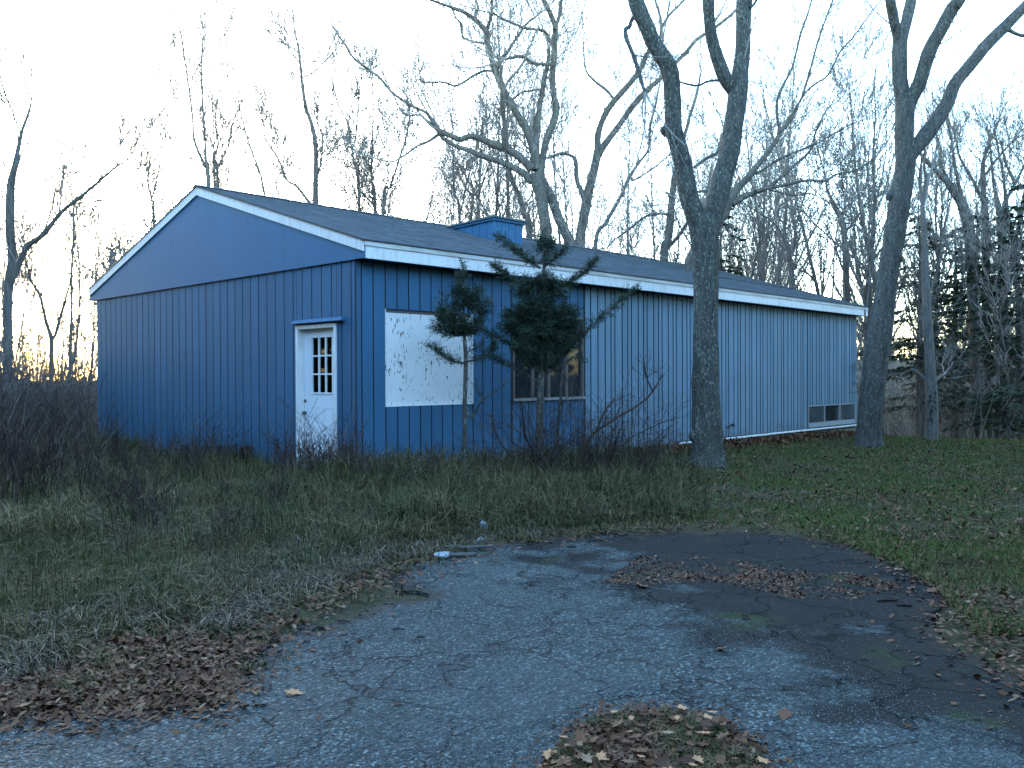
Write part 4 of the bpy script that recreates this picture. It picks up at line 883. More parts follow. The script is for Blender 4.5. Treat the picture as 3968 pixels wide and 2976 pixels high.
def yew(label, depth, trunk, arms, clumps, seed):
    rng = np.random.default_rng(seed); T = limb3(trunk, depth); b = T[0, :3].copy(); b[2] = float(ground_h(b[0], b[1]))-.02
    root = empty('small_yew', b, label, 'tree'); tr = MB(); bark_tube(tr, T, 10, .1, seed)
    pts, dirs = [], []
    def along(A, n, spread):
        Q = smooth_path(A, 40); i = rng.integers(4, 40, n); 
        d = np.gradient(Q[:, :3], axis=0); d /= np.linalg.norm(d, axis=1)[:, None]
        pts.append(Q[i, :3]+rng.normal(size=(n, 3))*spread); dirs.append(d[i]*.8+rng.normal(size=(n, 3))*.6+np.array([0, 0, .15]))
    for A, n in arms:
        A3 = limb3(A, depth, rng.uniform(-.5, .1)); bark_tube(tr, A3, 6, .05, seed); along(A3, n, .022)
    for (x, y, wx, wy, n) in clumps:
        c = at(x, y, depth); sx, sy = wx*depth/FPX, wy*depth/FPX
        for j in range(int(n*.26)):
            ph, ct = rng.uniform(0, 6.283), rng.uniform(-1, 1); st = math.sqrt(1-ct*ct); q = rng.uniform(.35, 1)**.6
            off = RT*sx*st*math.cos(ph)+UP*sy*ct - FW*sx*.8*abs(st*math.sin(ph))*(1 if rng.random() < .6 else -.7)
            s = np.argmin(np.abs(T[:, 2]-(c[2]+off[2]*.3-.12))); st0 = T[s, :3]; e = c+off*q
            P = np.array([st0, st0+(e-st0)*.5+[0, 0, -.03], e]); tr.tube(P, [.008, .006, .003], 3)
            m = 20; t = rng.uniform(.3, 1, m)[:, None]; pts.append(st0+(e-st0)*t+rng.normal(size=(m, 3))*.03); dirs.append(np.tile(e-st0, (m, 1))/(np.linalg.norm(e-st0)+1e-6)+rng.normal(size=(m, 3))*.65+np.array([0, 0, .2]))
    for (x, y, wx, wy, n) in clumps[:3]:                # boughs that break the outline
        c = at(x, y, depth)
        for j in range(max(7, n//5)):
            a = rng.uniform(-.5, 3.64); s = np.argmin(np.abs(T[:, 2]-c[2]+rng.uniform(-.5, .5)*wy*depth/FPX)); q = T[s, :3]; k_ = rng.uniform(.8, 1.2)
            e = c+RT*wx*depth/FPX*math.cos(a)*k_+UP*(wy*depth/FPX*math.sin(a)*k_*.8+.06)-FW*rng.uniform(-.1, .45)
            Q = smooth_path(np.array([q, q+(e-q)*.5+[0, 0, -.05], e+[0, 0, .03]]), 12); tr.tube(Q, np.linspace(.011, .004, 12), 4)
            m = 46; i = rng.integers(4, 12, m); pts.append(Q[i]+rng.normal(size=(m, 3))*.025); dirs.append(np.tile((e-q)/np.linalg.norm(e-q), (m, 1))*.9+rng.normal(size=(m, 3))*.55)
    pts = np.concatenate(pts); dirs = np.concatenate(dirs)
    lim = -.03 if True else 0
    pts[:, 1] = np.minimum(pts[:, 1], -.06+0*pts[:, 1])
    V, F = sprigs(pts, dirs, rng); V[:, 1] = np.minimum(V[:, 1], -.03); tr.V = [np.column_stack([v[:, 0], np.minimum(v[:, 1], -.02), v[:, 2]])-b for v in tr.V]
    tr.build('trunk', M_BARK, root, smooth=True); obj('foliage', V-b, F, M_NEEDLE, root)
yew('thin young yew in front of the boarded window', 14.3, [(1803, 1850, 20), (1802, 1700, 18), (1800, 1600, 17), (1805, 1400, 17), (1799, 1300, 13), (1796, 1180, 9), (1795, 1040, 5)],
    [([(1803, 1408, 9), (1750, 1398, 7), (1700, 1362, 6), (1664, 1338, 4)], 130), ([(1808, 1402, 9), (1860, 1388, 7), (1900, 1360, 6), (1918, 1332, 4)], 110), ([(1805, 1370, 6), (1845, 1345, 5), (1864, 1335, 3)], 30),
     ([(1800, 1560, 8), (1825, 1620, 8), (1870, 1550, 7), (1935, 1505, 5), (1980, 1465, 3)], 6), ([(1870, 1552, 6), (1850, 1510, 5), (1846, 1465, 3)], 3), ([(1796, 1110, 4), (1795, 1050, 3), (1793, 1022, 2)], 40)],
    [(1802, 1225, 95, 85, 66), (1800, 1145, 55, 60, 26), (1770, 1285, 85, 28, 18)], 3)
yew('bushy dark yew in front of the brown framed window', 14.7, [(2085, 1830, 36), (2090, 1700, 31), (2093, 1600, 28), (2096, 1450, 27), (2100, 1250, 20), (2106, 1080, 14), (2112, 960, 8), (2114, 930, 4)],
    [([(2095, 1040, 10), (2045, 1005, 9), (1998, 966, 7), (1930, 920, 4)], 260), ([(2110, 1130, 11), (2190, 1100, 9), (2260, 1060, 7), (2305, 1005, 4)], 260), ([(2105, 1040, 8), (2150, 1000, 6), (2190, 965, 4)], 110), ([(2100, 1400, 12), (2020, 1350, 10), (1950, 1320, 8), (1890, 1285, 6), (1840, 1250, 4)], 220),
     ([(2085, 1480, 10), (2020, 1440, 8), (1960, 1412, 7), (1912, 1385, 4)], 120), ([(2110, 1420, 14), (2190, 1370, 12), (2250, 1310, 10), (2330, 1230, 8), (2400, 1170, 6), (2462, 1118, 3)], 330), ([(2110, 1450, 8), (2170, 1420, 7), (2230, 1380, 6), (2260, 1400, 4)], 60),
     ([(2098, 1130, 9), (2020, 1105, 7), (1955, 1060, 6), (1918, 1030, 4)], 240), ([(2160, 1830, 16), (2162, 1650, 14), (2172, 1560, 12), (2180, 1450, 10), (2200, 1380, 6)], 8), ([(2200, 1480, 6), (2160, 1440, 6), (2120, 1410, 5)], 20)],
    [(2095, 1275, 130, 95, 300), (2105, 1350, 105, 58, 130), (2090, 1150, 88, 66, 120), (2112, 960, 38, 60, 60)], 4)
# bare shrub beside them
def shrub():
    rng = np.random.default_rng(9); dp = 13.9; b = at(2250, 1850, dp); b[2] = float(base_h(b[0], b[1]))
    root = empty('bare_shrub', b, 'tangled bare shrub with a budded stem leaning right below the bushy yew', 'shrub'); mb = MB(); lf = []
    for A in ([(2240, 1850, 14), (2270, 1740, 12), (2300, 1680, 12), (2380, 1625, 10), (2480, 1565, 9), (2530, 1515, 7), (2566, 1450, 4)], [(2528, 1516, 6), (2505, 1460, 5), (2495, 1400, 4)], [(2310, 1670, 8), (2340, 1600, 7), (2385, 1540, 4)],
              [(2260, 1860, 16), (2262, 1750, 15), (2258, 1690, 12)], [(2240, 1900, 14), (2225, 1840, 12), (2210, 1760, 9)], [(2320, 1900, 14), (2360, 1800, 10), (2385, 1720, 7), (2400, 1660, 4)], [(2400, 1760, 6), (2440, 1700, 5), (2560, 1640, 4), (2620, 1620, 3)],
              [(2090, 1780, 10), (2040, 1700, 8), (2026, 1620, 6), (2022, 1560, 4)], [(1980, 1770, 9), (1930, 1700, 7), (1912, 1640, 5), (1905, 1610, 3)], [(2130, 1840, 10), (2095, 1770, 9), (2060, 1760, 7)]):
        A3 = limb3(A, dp, rng.uniform(-.6, .2)); Q = smooth_path(A3, 14); mb.tube(Q[:, :3], Q[:, 3], 6)
        lf.append(Q[7:, :3])
        for j in range(5):
            i = rng.integers(4, 13); d = Q[i, :3]-Q[i-1, :3]; d /= np.linalg.norm(d); grow(mb, Q[i, :3], rot(d, rng.uniform(.4, .9), rng), rng.uniform(.2, .45), .005, 1, rng, .1, .14, 3, (2,), .002)
    for k in range(120):
        p = at(rng.uniform(1960, 2540), 1800, dp+rng.uniform(-.8, .3)); p[2] = float(base_h(p[0], p[1])); d = np.array([rng.normal()*.45, rng.normal()*.45, 1.]); d += RT*rng.uniform(-.2, .6); d /= np.linalg.norm(d)
        grow(mb, p, d, rng.uniform(.4, 1.25), .009, 2, rng, .05, .16, 4, (3, 3), .002)
    mb.V = [np.column_stack([v[:, 0], np.minimum(v[:, 1], -.03), v[:, 2]])-b for v in mb.V]; mb.build('stems', M_WEED, root)
    P = np.concatenate(lf); P = P[rng.integers(0, len(P), 130)]+rng.normal(size=(130, 3))*.02; V, F = sprigs(P, rng.normal(size=(130, 3))+[0, 0, .6], rng, (.03, .06), 5, .006); obj('buds', V-b, F, M_NEEDLE, root)
shrub()

# ---------------------------------------------------------------- grass, weeds, leaves
def blades(P, hgt, wid, lean, rng, seg=2):
    n = len(P); a = rng.uniform(0, 6.283, n); D = np.stack([np.cos(a), np.sin(a), 0*a], 1); W_ = np.stack([-np.sin(a), np.cos(a), 0*a], 1)*wid[:, None]/2
    ln = (lean*rng.uniform(.2, 1.3, n))[:, None]; up = np.array([0, 0, 1.])
    if seg == 1:
        V = np.stack([P-W_, P+W_, P+D*(hgt[:, None]*ln)+up*hgt[:, None]], 1); return V.reshape(-1, 3), [np.arange(n*3).reshape(-1, 3)]
    m = P+D*(hgt[:, None]*ln*.35)+up*(hgt[:, None]*.6); t = P+D*(hgt[:, None]*ln*1.1)+up*(hgt[:, None]*(1-.35*ln))
    V = np.stack([P-W_, P+W_, m+W_*.75, m-W_*.75, t], 1).reshape(-1, 3); i = np.arange(n)[:, None]*5
    return V, [np.concatenate([i+[[0, 1, 2, 3]]]), np.concatenate([i+[[3, 2, 4]]])]
def scatter(n, xr, dr_, rng, pw=1.0):           # spread over the ground, thinning with distance
    d = np.exp(rng.uniform(math.log(dr_[0]), math.log(dr_[1]), n)) if pw == 1 else rng.uniform(*dr_, n)
    t = rng.uniform(*xr, n); X = CAM[0]+FW[0]*d+RT[0]*d*t; Y = CAM[1]+FW[1]*d+RT[1]*d*t; return X, Y, d, t
inshed = lambda X, Y: (X > -.02) & (X < HL+.1) & (Y > -.02) & (Y < HW)
rng = np.random.default_rng(31)
# edge between rough grass and mown lawn, in lateral/depth terms
def rough_f(X, Y):                               # 1 in the rough meadow, 0 on the lawn
    d, r = dr(X, Y); return 1-sstep(-.5, 2.4, r-.9+1.4*(noise(X*.8, Y*.8, 2)-.5)-.12*(d-9))
X, Y, d, t = scatter(330000, (-.68, .22), (4.2, 27), rng)
patch = noise(X*.55, Y*.55, 11); rf = rough_f(X, Y)
pv = in_poly(X, Y, PAVE) & ((rng.random(len(X)) > .35) | (noise(X*3, Y*3, 50) < .5)); k = (~pv) & (~inshed(X, Y)) & (rng.random(len(X)) < rf) & (rng.random(len(X)) < .35+.9*noise(X*2.3, Y*2.3, 4))
LB = poly_px([(-150, 2740), (0, 2660), (300, 2540), (520, 2450), (760, 2420), (850, 2560), (790, 2640), (860, 2720), (400, 2765), (-100, 2790)])
def edge_dist(X, Y):
    A = np.array(PAVE); e = np.full(np.shape(X), 9.)
    for i in range(2, len(PAVE)-3):
        a, b = A[i], A[i+1]; ab = b-a; tt = np.clip(((X-a[0])*ab[0]+(Y-a[1])*ab[1])/(ab@ab), 0, 1); e = np.minimum(e, np.hypot(X-a[0]-tt*ab[0], Y-a[1]-tt*ab[1]))
    return e
ed_ = edge_dist(X, Y)
k &= ~(in_poly(X, Y, PAVE) & (ed_ > .35)); k &= (rng.random(len(X)) < .14+.86*sstep(.05, .8, ed_+.5*(noise(X*2.5, Y*2.5, 40)-.5))) & ~(in_poly(X, Y, LB) & (rng.random(len(X)) < .68))
X, Y, d, patch, ed_ = X[k], Y[k], d[k], patch[k], ed_[k]
# gather most blades into tussocks that splay outwards
nt_ = 5200; ti = rng.integers(0, len(X), nt_); own = ti[rng.integers(0, nt_, len(X))]; tus = rng.random(len(X)) < .55
near_ = np.hypot(X-X[own], Y-Y[own])
rr_ = np.abs(rng.normal(size=len(X)))*.07; aa_ = rng.uniform(0, 6.283, len(X))
X = np.where(tus, X[own]+rr_*np.cos(aa_), X); Y = np.where(tus, Y[own]+rr_*np.sin(aa_), Y); d = np.where(tus, d[own], d); patch = np.where(tus, patch[own], patch); ed_ = np.where(tus, ed_[own], ed_)
k = ~inshed(X, Y); X, Y, d, patch, ed_, tus = X[k], Y[k], d[k], patch[k], ed_[k], tus[k]
edge = np.clip((d-3.8)/6, .18, 1)                # short by the pavement, tall by the wall
hg = (.07+.25*patch*edge+.12*edge*rng.random(len(X)))*(1+.35*sstep(8, 12, d))*rng.uniform(.5, 1.25, len(X)); hg *= .35+.65*rough_f(X, Y); hg *= np.where(noise(X*.9, Y*.9, 20) > .6, 1.25, .9)*np.where(tus, 1.2, .75)*(.4+.6*sstep(.1, 1.2, ed_))
stk = rng.random(len(X)) < (.02+.04*sstep(8, 12, d))*sstep(.3, 1.5, ed_); hg = np.where(stk, rng.uniform(.30, .65, len(X)), hg)
V, F = blades(np.stack([X, Y, np.where(in_poly(X, Y, PAVE), base_h(X, Y), ground_h(X, Y)-.01)], 1), hg, rng.uniform(.005, .011, len(X))*np.clip(d/9, .8, 1.6)*np.where(stk, .7, 1), np.where(stk, .35, .7+1.1*rng.random(len(X))**1.5), rng)
tag(obj('meadow_grass', V, F, M_GRASS), kind='stuff')
M_STRAW = grass_mat('flattened_straw', [(0, (.03, .022, .014)), (.4, (.075, .055, .034)), (.8, (.14, .105, .066)), (1, (.27, .22, .15))])
X, Y, d, t = scatter(110000, (-.68, .25), (4.2, 24), rng); ed_ = edge_dist(X, Y)
k = ~in_poly(X, Y, PAVE) & ~in_poly(X, Y, LB) & (ed_ > .25) & ~inshed(X, Y) & (rng.random(len(X)) < rough_f(X, Y)) & (rng.random(len(X)) < sstep(.38, .62, noise(X*1.1, Y*1.1, 60)*.7+.3*noise(X*4, Y*4, 61))*(1-.5*sstep(.3, 1.2, ed_)*0))
X, Y = X[k], Y[k]; n = len(X); h_ = rng.uniform(.03, .13, n)
V, F = blades(np.stack([X, Y, ground_h(X, Y)+rng.uniform(0, .10, n)*sstep(.2, 1.5, ed_[k])], 1), h_, rng.uniform(.005, .010, n), 1.6+1.6*rng.random(n), rng)
tag(obj('dead_straw', V, F, M_STRAW), kind='stuff')
X, Y, d, t = scatter(330000, (-.12, .72), (5.5, 29), rng)
pv = in_poly(X, Y, PAVE); bare = noise(X*.7, Y*.7, 15)+.25*noise(X*3, Y*3, 2)
k = (~pv) & (~inshed(X, Y)) & (rng.random(len(X)) > rough_f(X, Y)) & (rng.random(len(X)) < sstep(.25, .75, bare+.02*(d-5)))
X, Y, d = X[k], Y[k], d[k]
V, F = blades(np.stack([X, Y, ground_h(X, Y)-.005], 1), rng.uniform(.025, .075, len(X)), rng.uniform(.006, .012, len(X))*np.clip(d/12, .8, 2), .9+0*X, rng, 1)
tag(obj('lawn_grass', V, F, M_LAWN), kind='stuff')
# tufts and leaves on the island in the pavement
def in_box_poly(poly, n, rng):
    A = np.array(poly); X = rng.uniform(A[:, 0].min(), A[:, 0].max(), n*3); Y = rng.uniform(A[:, 1].min(), A[:, 1].max(), n*3); k = in_poly(X, Y, poly); return X[k][:n], Y[k][:n]
X, Y = in_box_poly(ISLE, 9000, rng); k = rng.random(len(X)) < sstep(.3, .7, noise(X*5, Y*5, 1)); X, Y = X[k], Y[k]
V, F = blades(np.stack([X, Y, base_h(X, Y)-.01], 1), rng.uniform(.02, .06, len(X)), rng.uniform(.003, .006, len(X)), 1.1+0*X, rng); tag(obj('pavement_grass', V, F, M_GRASS), kind='stuff')
# leaves
th = np.linspace(0, 2*math.pi, 14, endpoint=False); rl = np.array([1, .55, .85, .42, .75, .4, .6, .95, .6, .4, .75, .42, .85, .55])*.5
LT0 = np.column_stack([np.cos(th)*rl*1.25, np.sin(th)*rl, 0*th]); LT0 = np.concatenate([[[0, 0, 0]], LT0]); LF = np.array([[0, 1+i, 1+(i+1) % 14] for i in range(14)])
lo = np.array([[0, 0, 0], [.55, 0, 0], [.15, .28, 0], [-.3, .22, 0], [-.55, 0, 0], [-.3, -.22, 0], [.15, -.28, 0]]); LF2 = np.array([[0, 1+i, 1+(i+1) % 6] for i in range(6)])
def leaf_xf(T, P, size, rng, tilt=.3, curl=.4):
    n = len(P); a = rng.uniform(0, 6.283, n); c = rng.uniform(-.2, 1, n)*curl; L = np.repeat(T[None], n, 0)*size[:, None, None]
    L[..., 2] += (c[:, None]*(np.abs(T[None, :, 1])**1.5*1.6+T[None, :, 0]**2*.7))*size[:, None]
    tx, ty = rng.normal(size=n)*tilt, rng.normal(size=n)*tilt
    L[..., 2] += L[..., 0]*np.tan(np.clip(tx, -1, 1))[:, None]+L[..., 1]*np.tan(np.clip(ty, -1, 1))[:, None]
    x = L[..., 0]*np.cos(a)[:, None]-L[..., 1]*np.sin(a)[:, None]; y = L[..., 0]*np.sin(a)[:, None]+L[..., 1]*np.cos(a)[:, None]
    z = L[..., 2]-L[..., 2].min(1)[:, None]; return np.stack([x, y, z], -1)+P[:, None]
def leaf_field(name, X, Y, Z, sz, rng, tilt=.28):
    V = leaf_xf(lo, np.stack([X, Y, Z], 1), sz, rng, tilt); n = len(X); F = (np.arange(n)[:, None, None]*7+LF2[None]).reshape(-1, 3)
    return tag(obj(name, V.reshape(-1, 3), F, M_LEAF), kind='stuff')
X, Y, d, t = scatter(110000, (-.66, .66), (4.0, 29), rng)                          # scattered over everything
PA = np.array(PAVE); segd = np.full(len(X), 9.)
for i in range(2, len(PAVE)-3):
    a, b = PA[i], PA[i+1]; ab = b-a; tt = np.clip(((X-a[0])*ab[0]+(Y-a[1])*ab[1])/(ab@ab), 0, 1); segd = np.minimum(segd, np.hypot(X-a[0]-tt*ab[0], Y-a[1]-tt*ab[1]))
pv = in_pave(X, Y); pr = np.where(pv, .9*np.exp(-segd/.12), .34+.66*np.exp(-segd/.6))
band = np.exp(-((Y-(-8.2+.32*(X+3)))/.0001)**2)*0
wl_ = np.exp(-np.clip(-Y, 0, 9)/.5)*(X > 7)*(X < HL+.3)*(Y < 0)                   # drift along the wall
k = (~inshed(X, Y)) & (rng.random(len(X)) < np.clip(pr*(.4+1.1*noise(X*1.7, Y*1.7, 6))+wl_, 0, 1)) & ~((rough_f(X, Y) > .5) & (segd > 1.0) & (rng.random(len(X)) < .75))
X, Y, d = X[k], Y[k], d[k]; Z = np.where(in_pave(X, Y), pave_z(X, Y), ground_h(X, Y)+.01)
leaf_field('leaf_litter', X, Y, Z, rng.uniform(.02, .055, len(X)), rng, .28)
X, Y, d, t = scatter(17000, (-.05, .7), (8.2, 28), rng)
k = ~in_poly(X, Y, PAVE) & ~inshed(X, Y) & (rng.random(len(X)) > rough_f(X, Y)) & (rng.random(len(X)) < .15+.85*sstep(.4, .7, noise(X*1.3, Y*1.3, 71)))
X, Y = X[k], Y[k]; leaf_field('lawn_leaves', X, Y, ground_h(X, Y)+rng.uniform(.01, .05, len(X)), rng.uniform(.025, .065, len(X)), rng, .35)
X = rng.uniform(6.8, HL+.2, 5200); Y = -np.abs(rng.normal(size=5200))*.38-.03; Z = ground_h(X, Y)+.10*np.exp(Y/.3)*rng.random(5200)
leaf_field('wall_leaf_drift', X, Y, Z, rng.uniform(.05, .10, 5200), rng, .6)
DEB = poly_px([(2330, 2260), (2480, 2160), (2750, 2150), (3000, 2200), (3350, 2230), (3500, 2280), (3300, 2330), (3050, 2320), (2800, 2260), (2500, 2270)])
X, Y = in_box_poly(DEB, 9000, rng); k = rng.random(len(X)) < sstep(.3, .65, noise(X*1.6, Y*1.6, 8)*.6+.4*noise(X*6, Y*6, 3)); X, Y = X[k], Y[k]; leaf_field('leaf_crumbs', X, Y, pave_z(X, Y), rng.uniform(.010, .034, len(X)), rng)
leafP = [newmesh('fallen_leaf', leaf_xf(LT0, np.zeros((1, 3)), np.array([.10]), np.random.default_rng(i), .18, .45)[0], LF) for i in range(5)]
for m_ in leafP[:3]: m_.materials.append(M_LEAF)
for m_ in leafP[3:]: m_.materials.append(M_LEAF2)
def one_leaf(x, y, z, s, k, lab, grp=None):
    o = link('fallen_leaf', leafP[k], None, None, (x, y, z)); o.scale = (s, s, s); o.rotation_euler[2] = random.uniform(0, 6.28); return tag(o, lab, 'leaf', grp)
for (x, y, s, k, lab) in [(1140, 2690, 1.0, 3, 'single orange leaf lying on bare asphalt near the left leaf bank'), (2795, 2527, 1.0, 4, 'bright orange lobed leaf alone on the asphalt right of centre'), (3040, 2780, 1.2, 0, 'large curled brown leaf on the asphalt in the lower right'),
                          (2485, 2277, 1.7, 1, 'broad brown leaf at the near edge of the dirt and crumb patch'), (3610, 2300, 1.2, 2, 'pale brown leaf on the dark strip by the right grass edge'), (1540, 2735, .6, 0, 'small dark brown leaf fragment near the middle of the asphalt')]:
    p = gpt(x, y); one_leaf(p[0], p[1], float(pave_z(p[0], p[1]))+.002, s, k, lab)
X, Y = in_box_poly(ISLE, 4600, rng); X = X+rng.normal(size=len(X))*.07; Y = Y+rng.normal(size=len(Y))*.07; leaf_field('leaf_mat', X, Y, base_h(X, Y)+.004, rng.uniform(.010, .038, len(X)), rng)
X, Y = in_box_poly(ISLE, 140, rng)
for x, y in zip(X, Y): one_leaf(x, y, float(base_h(x, y))+random.uniform(.01, .045), random.uniform(.35, .85), random.randrange(0, 3) if random.random() < .85 else 3, 'brown oak leaf in the leafy grass patch at the bottom of the picture', 'oak leaves in the bottom grass patch')
LBANK = poly_px([(-150, 2740), (0, 2680), (300, 2560), (520, 2470), (760, 2440), (850, 2560), (790, 2640), (860, 2720), (400, 2765), (-100, 2790)])
X, Y = in_box_poly(LBANK, 120, rng)
for x, y in zip(X, Y): one_leaf(x, y, float(base_h(x, y))+random.uniform(.01, .05), random.uniform(.35, .68), random.randrange(0, 3), 'brown oak leaf in the leaf bank along the left asphalt edge', 'oak leaves in the left leaf bank')
X, Y = in_box_poly(LBANK, 8000, rng); X = X+rng.normal(size=len(X))*.13; Y = Y+rng.normal(size=len(Y))*.13; leaf_field('leaf_bank', X, Y, base_h(X, Y)+.012, rng.uniform(.012, .042, len(X)), rng)
# loose gravel on the asphalt
X, Y, d, t = scatter(110000, (-.62, .62), (3.4, 10.5), rng); dg, rg = dr(X, Y); k = in_pave(X, Y) & (rng.random(len(X)) > .93*sstep(-.05, .2, .3*rg+.11*dg-1.0)) & (rng.random(len(X)) < sstep(.3, .6, noise(X*.8, Y*.8, 33)+.2*noise(X*4, Y*4, 3)-.12*np.clip(X+3, 0, 4)+.1)+.06); X, Y = X[k], Y[k]; n = len(X)
O = np.array([[1, 0, 0], [0, 1, 0], [-1, 0, 0], [0, -1, 0], [0, 0, .8], [0, 0, -.5]]); OF = np.array([[0, 1, 4], [1, 2, 4], [2, 3, 4], [3, 0, 4], [1, 0, 5], [2, 1, 5], [3, 2, 5], [0, 3, 5]])
sz = rng.uniform(.002, .0042, n)*np.where(rng.random(n) < .03, 1.6, 1); V = np.stack([X, Y, pave_z(X, Y)], 1)[:, None]+O[None]*sz[:, None, None]*rng.uniform(.6, 1.4, (n, 6, 1))
tag(obj('gravel', V.reshape(-1, 3), (np.arange(n)[:, None, None]*6+OF[None]).reshape(-1, 3), M_GRAVEL), kind='stuff')
# dead weed stalks
def weed_mesh(seed, Ht, n, spread):
    rng = np.random.default_rng(seed); mb = MB()
    for k in range(n):
        p = np.array([rng.normal()*spread, rng.normal()*spread, -.03]); d = np.array([rng.normal()*.10, rng.normal()*.10, 1.]); d /= np.linalg.norm(d); h = Ht*rng.uniform(.6, 1.1)
        grow(mb, p, d, h, .008, 1, rng, .03, .06, 6, (5,), .0026)
        for j in range(10):                          # seed heads
            q = p+d*h*rng.uniform(.55, 1.0)+rng.normal(size=3)*.02; mb.tube([q, q+np.array([rng.normal()*.02, rng.normal()*.02, .05])], [.006, .003], 3)
    m_ = mb.mesh('tall_weed'); m_.materials.append(M_WEED); return m_
WM = [weed_mesh(i, h, n, s) for i, (h, n, s) in enumerate([(1.35, 5, .10), (1.1, 6, .12), (.85, 5, .10), (1.25, 3, .07), (.7, 6, .12)])]
def weeds(n, xs, ds, ks, lab, grp, sc=(.75, 1.15)):
    for i in range(n):
        X, dp = random.uniform(*xs), random.uniform(*ds); p = at(X, 1500, dp)
        if inshed(p[0]+.12, p[1]+.12) or in_poly([p[0]], [p[1]], PAVE)[0]: continue
        o = link('tall_weed', WM[random.choice(ks)], None, None, (p[0], p[1], float(base_h(p[0], p[1])))); s = random.uniform(*sc); o.scale = (s, s, s); o.rotation_euler[2] = random.uniform(0, 6.28)
        tag(o, lab, 'weed', grp)
weeds(52, (-250, 400), (10.5, 19), [0, 1, 3], 'tall dead reddish weed stalks in the meadow left of the shed', 'dead weeds left of the shed')
weeds(34, (380, 1120), (13, 17.5), [1, 2, 4], 'dead weed stalks in front of the blue gable wall', 'dead weeds along the gable wall', (.55, .95))
weeds(16, (1120, 1330), (12.2, 13.7), [1, 2, 4], 'dead weed stalks crowding the foot of the white door', 'dead weeds at the door', (.7, 1.05))
weeds(26, (1330, 2000), (11.5, 13.6), [2, 4], 'dead weed stalks below the boarded window', 'dead weeds below the boarded window', (.4, .85))
weeds(16, (450, 1050), (7.5, 11), [2, 4], 'short dead weed stalks in the rough grass left of the asphalt', 'dead weeds in the rough grass', (.5, .9))
# ---------------------------------------------------------------- small things
def lump(name, p, sx, sy, sz, m, lab, cat, rz=0.0, seed=1, flat=False):
    rng = np.random.default_rng(seed); V = []; n, k = 6, 9
    for i in range(n+1):
        ph = math.pi*i/n
        for j in range(k):
            a = 2*math.pi*j/k; r = 1+.22*rng.normal()*(0 if i in (0, n) else 1); V.append([math.sin(ph)*math.cos(a)*sx*r, math.sin(ph)*math.sin(a)*sy*r, math.cos(ph)*sz*(1+.1*rng.normal())])
    F = [[i*k+j, i*k+(j+1) % k, (i+1)*k+(j+1) % k, (i+1)*k+j] for i in range(n) for j in range(k)]
    o = obj(name, V, np.array(F)[:, ::-1], m, None, p, True); o.rotation_euler[2] = rz; return tag(o, lab, cat)
def slab(name, outline, th, m, p, rz, lab, cat, tilt=0.0):
    n = len(outline); V = [(x, y, 0) for x, y in outline]+[(x*.98, y*.98, th) for x, y in outline]
    o = obj(name, V, [np.array([list(range(n))[::-1], list(range(n, 2*n))]), np.array([[i, (i+1) % n, n+(i+1) % n, n+i] for i in range(n)])], m, None, p); o.rotation_euler = (tilt, 0, rz); return tag(o, lab, cat)
rzc = math.atan2(RT[1], RT[0])
def gz(x, y, dz=.0): p = gpt(x, y); return (p[0], p[1], float(base_h(p[0], p[1]))+dz)
slab('slate_piece', [(-.07, -.03), (.0, -.075), (.07, -.06), (.075, .06), (.02, .07), (-.05, .03)], .016, M_SLATE, gz(1708, 2165, .03), rzc, 'pale blue grey flat stone at the end of the weathered planks', 'stone', .12)
slab('plank', [(-.12, -.045), (.11, -.03), (.16, .02), (.10, .05), (-.12, .05)], .013, M_PLANK, gz(1785, 2160, .02), rzc+.08, 'short weathered plank beside the pale flat stone', 'plank', .1)
slab('plank', [(-.24, -.02), (-.02, -.045), (.22, -.015), (.25, .02), (0, .01), (-.22, .04)], .012, M_PLANK, gz(1820, 2135, .035), rzc+.05, 'long split plank lying behind the shorter one at the asphalt edge', 'plank', .1)
lump('crumpled_scrap', gz(1872, 2065, .05), .05, .045, .07, M_PAPER, 'upper crumpled pale scrap in the grass above the planks', 'litter', 0, 3)
lump('crumpled_scrap', gz(1862, 2100, .02), .065, .04, .025, M_PAPER, 'lower flattened pale scrap on the leaves above the planks', 'litter', .4, 4)
lump('rounded_stone', gz(2105, 2022, .02), .10, .085, .055, M_STONE, 'rounded tan stone half sunk at the grass edge below the shrub', 'stone', rzc, 5)
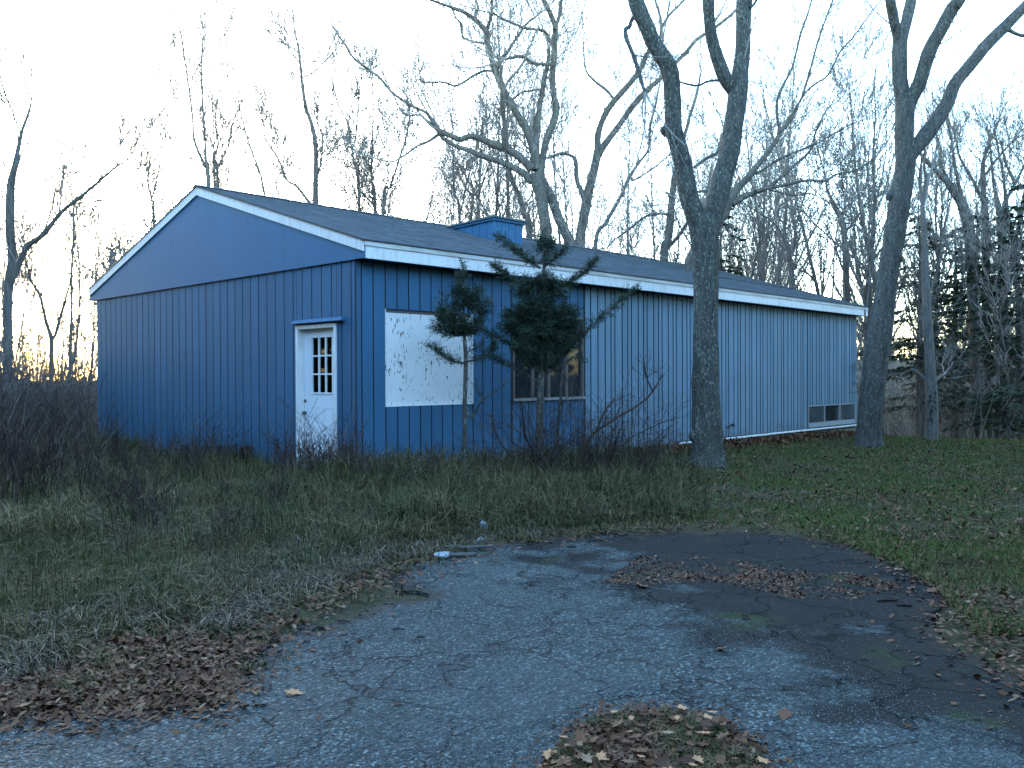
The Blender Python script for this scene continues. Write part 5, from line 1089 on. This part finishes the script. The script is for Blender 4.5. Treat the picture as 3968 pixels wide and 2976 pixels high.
mb = MB(); b = np.array(gz(2135, 1960)); o_ = [(-.05, 0, 0), (-.045, 0, .10), (-.02, 0, .14), (.015, 0, .13), (.05, 0, .05), (.07, 0, .01)]
mb.tube([RT*x+UP*z for x, _, z in o_], [.009, .010, .009, .012, .010, .005], 5); tag(mb.build('bent_reed', M_PAPER, None, b), 'bent bleached white reed standing in the grass below the shrub', 'reed')
pb = np.array(gz(848, 1822)); mb = MB(); mb.tube([(0, 0, -.1), (.01, 0, .15), (0, .01, .32), (.02, 0, .44), (.03, 0, .47)], [.055, .05, .045, .05, .02], 9, True); tag(mb.build('rotten_post', M_BLACK, None, pb), 'short black rotten post in the weeds before the gable wall', 'post')
mb = MB(); rng = np.random.default_rng(77)
for k in range(90):
    a = rng.uniform(0, 6.28); r = rng.uniform(.15, .32); h = rng.uniform(.25, .46); c_, s_ = math.cos(a), math.sin(a)
    mb.tube([(c_*.03, s_*.03, -.02), (c_*r*.4, s_*r*.4, h*.9), (c_*r*.8, s_*r*.8, h), (c_*r*1.1, s_*r*1.1, h*.7)], [.006, .006, .007, .004], 3)
tag(mb.build('dead_fern', M_WEED, None, gz(925, 1822)), 'rounded clump of dead drooping stems right of the black post', 'plant')
for (x, y, L, w, rz, lab) in [(3440, 2333, .16, .012, .1, 'dark stick on the dirt at the right of the asphalt, upper of two'), (3505, 2352, .10, .016, -.1, 'short dark bark chip just right of the dark stick'), (2215, 2125, .10, .012, .3, 'black twig on the far asphalt edge below the tan stone'),
                              (1625, 2480, .09, .008, 1.0, 'small hooked twig on the middle of the asphalt'), (1545, 2447, .08, .006, .2, 'thin straight twig on the asphalt above the hooked one'), (1330, 2415, .09, .007, -.2, 'thin twig at the foot of the left grass bank')]:
    p = gz(x, y, .012); mb = MB(); mb.tube([(-L/2, 0, 0), (-L*.1, .01, .006), (L*.3, -.006, .004), (L/2, .012, 0)], [w*.6, w, w*.8, w*.4], 5, True); o = mb.build('stick', M_BLACK, None, p); o.rotation_euler[2] = rzc+rz; tag(o, lab, 'stick')
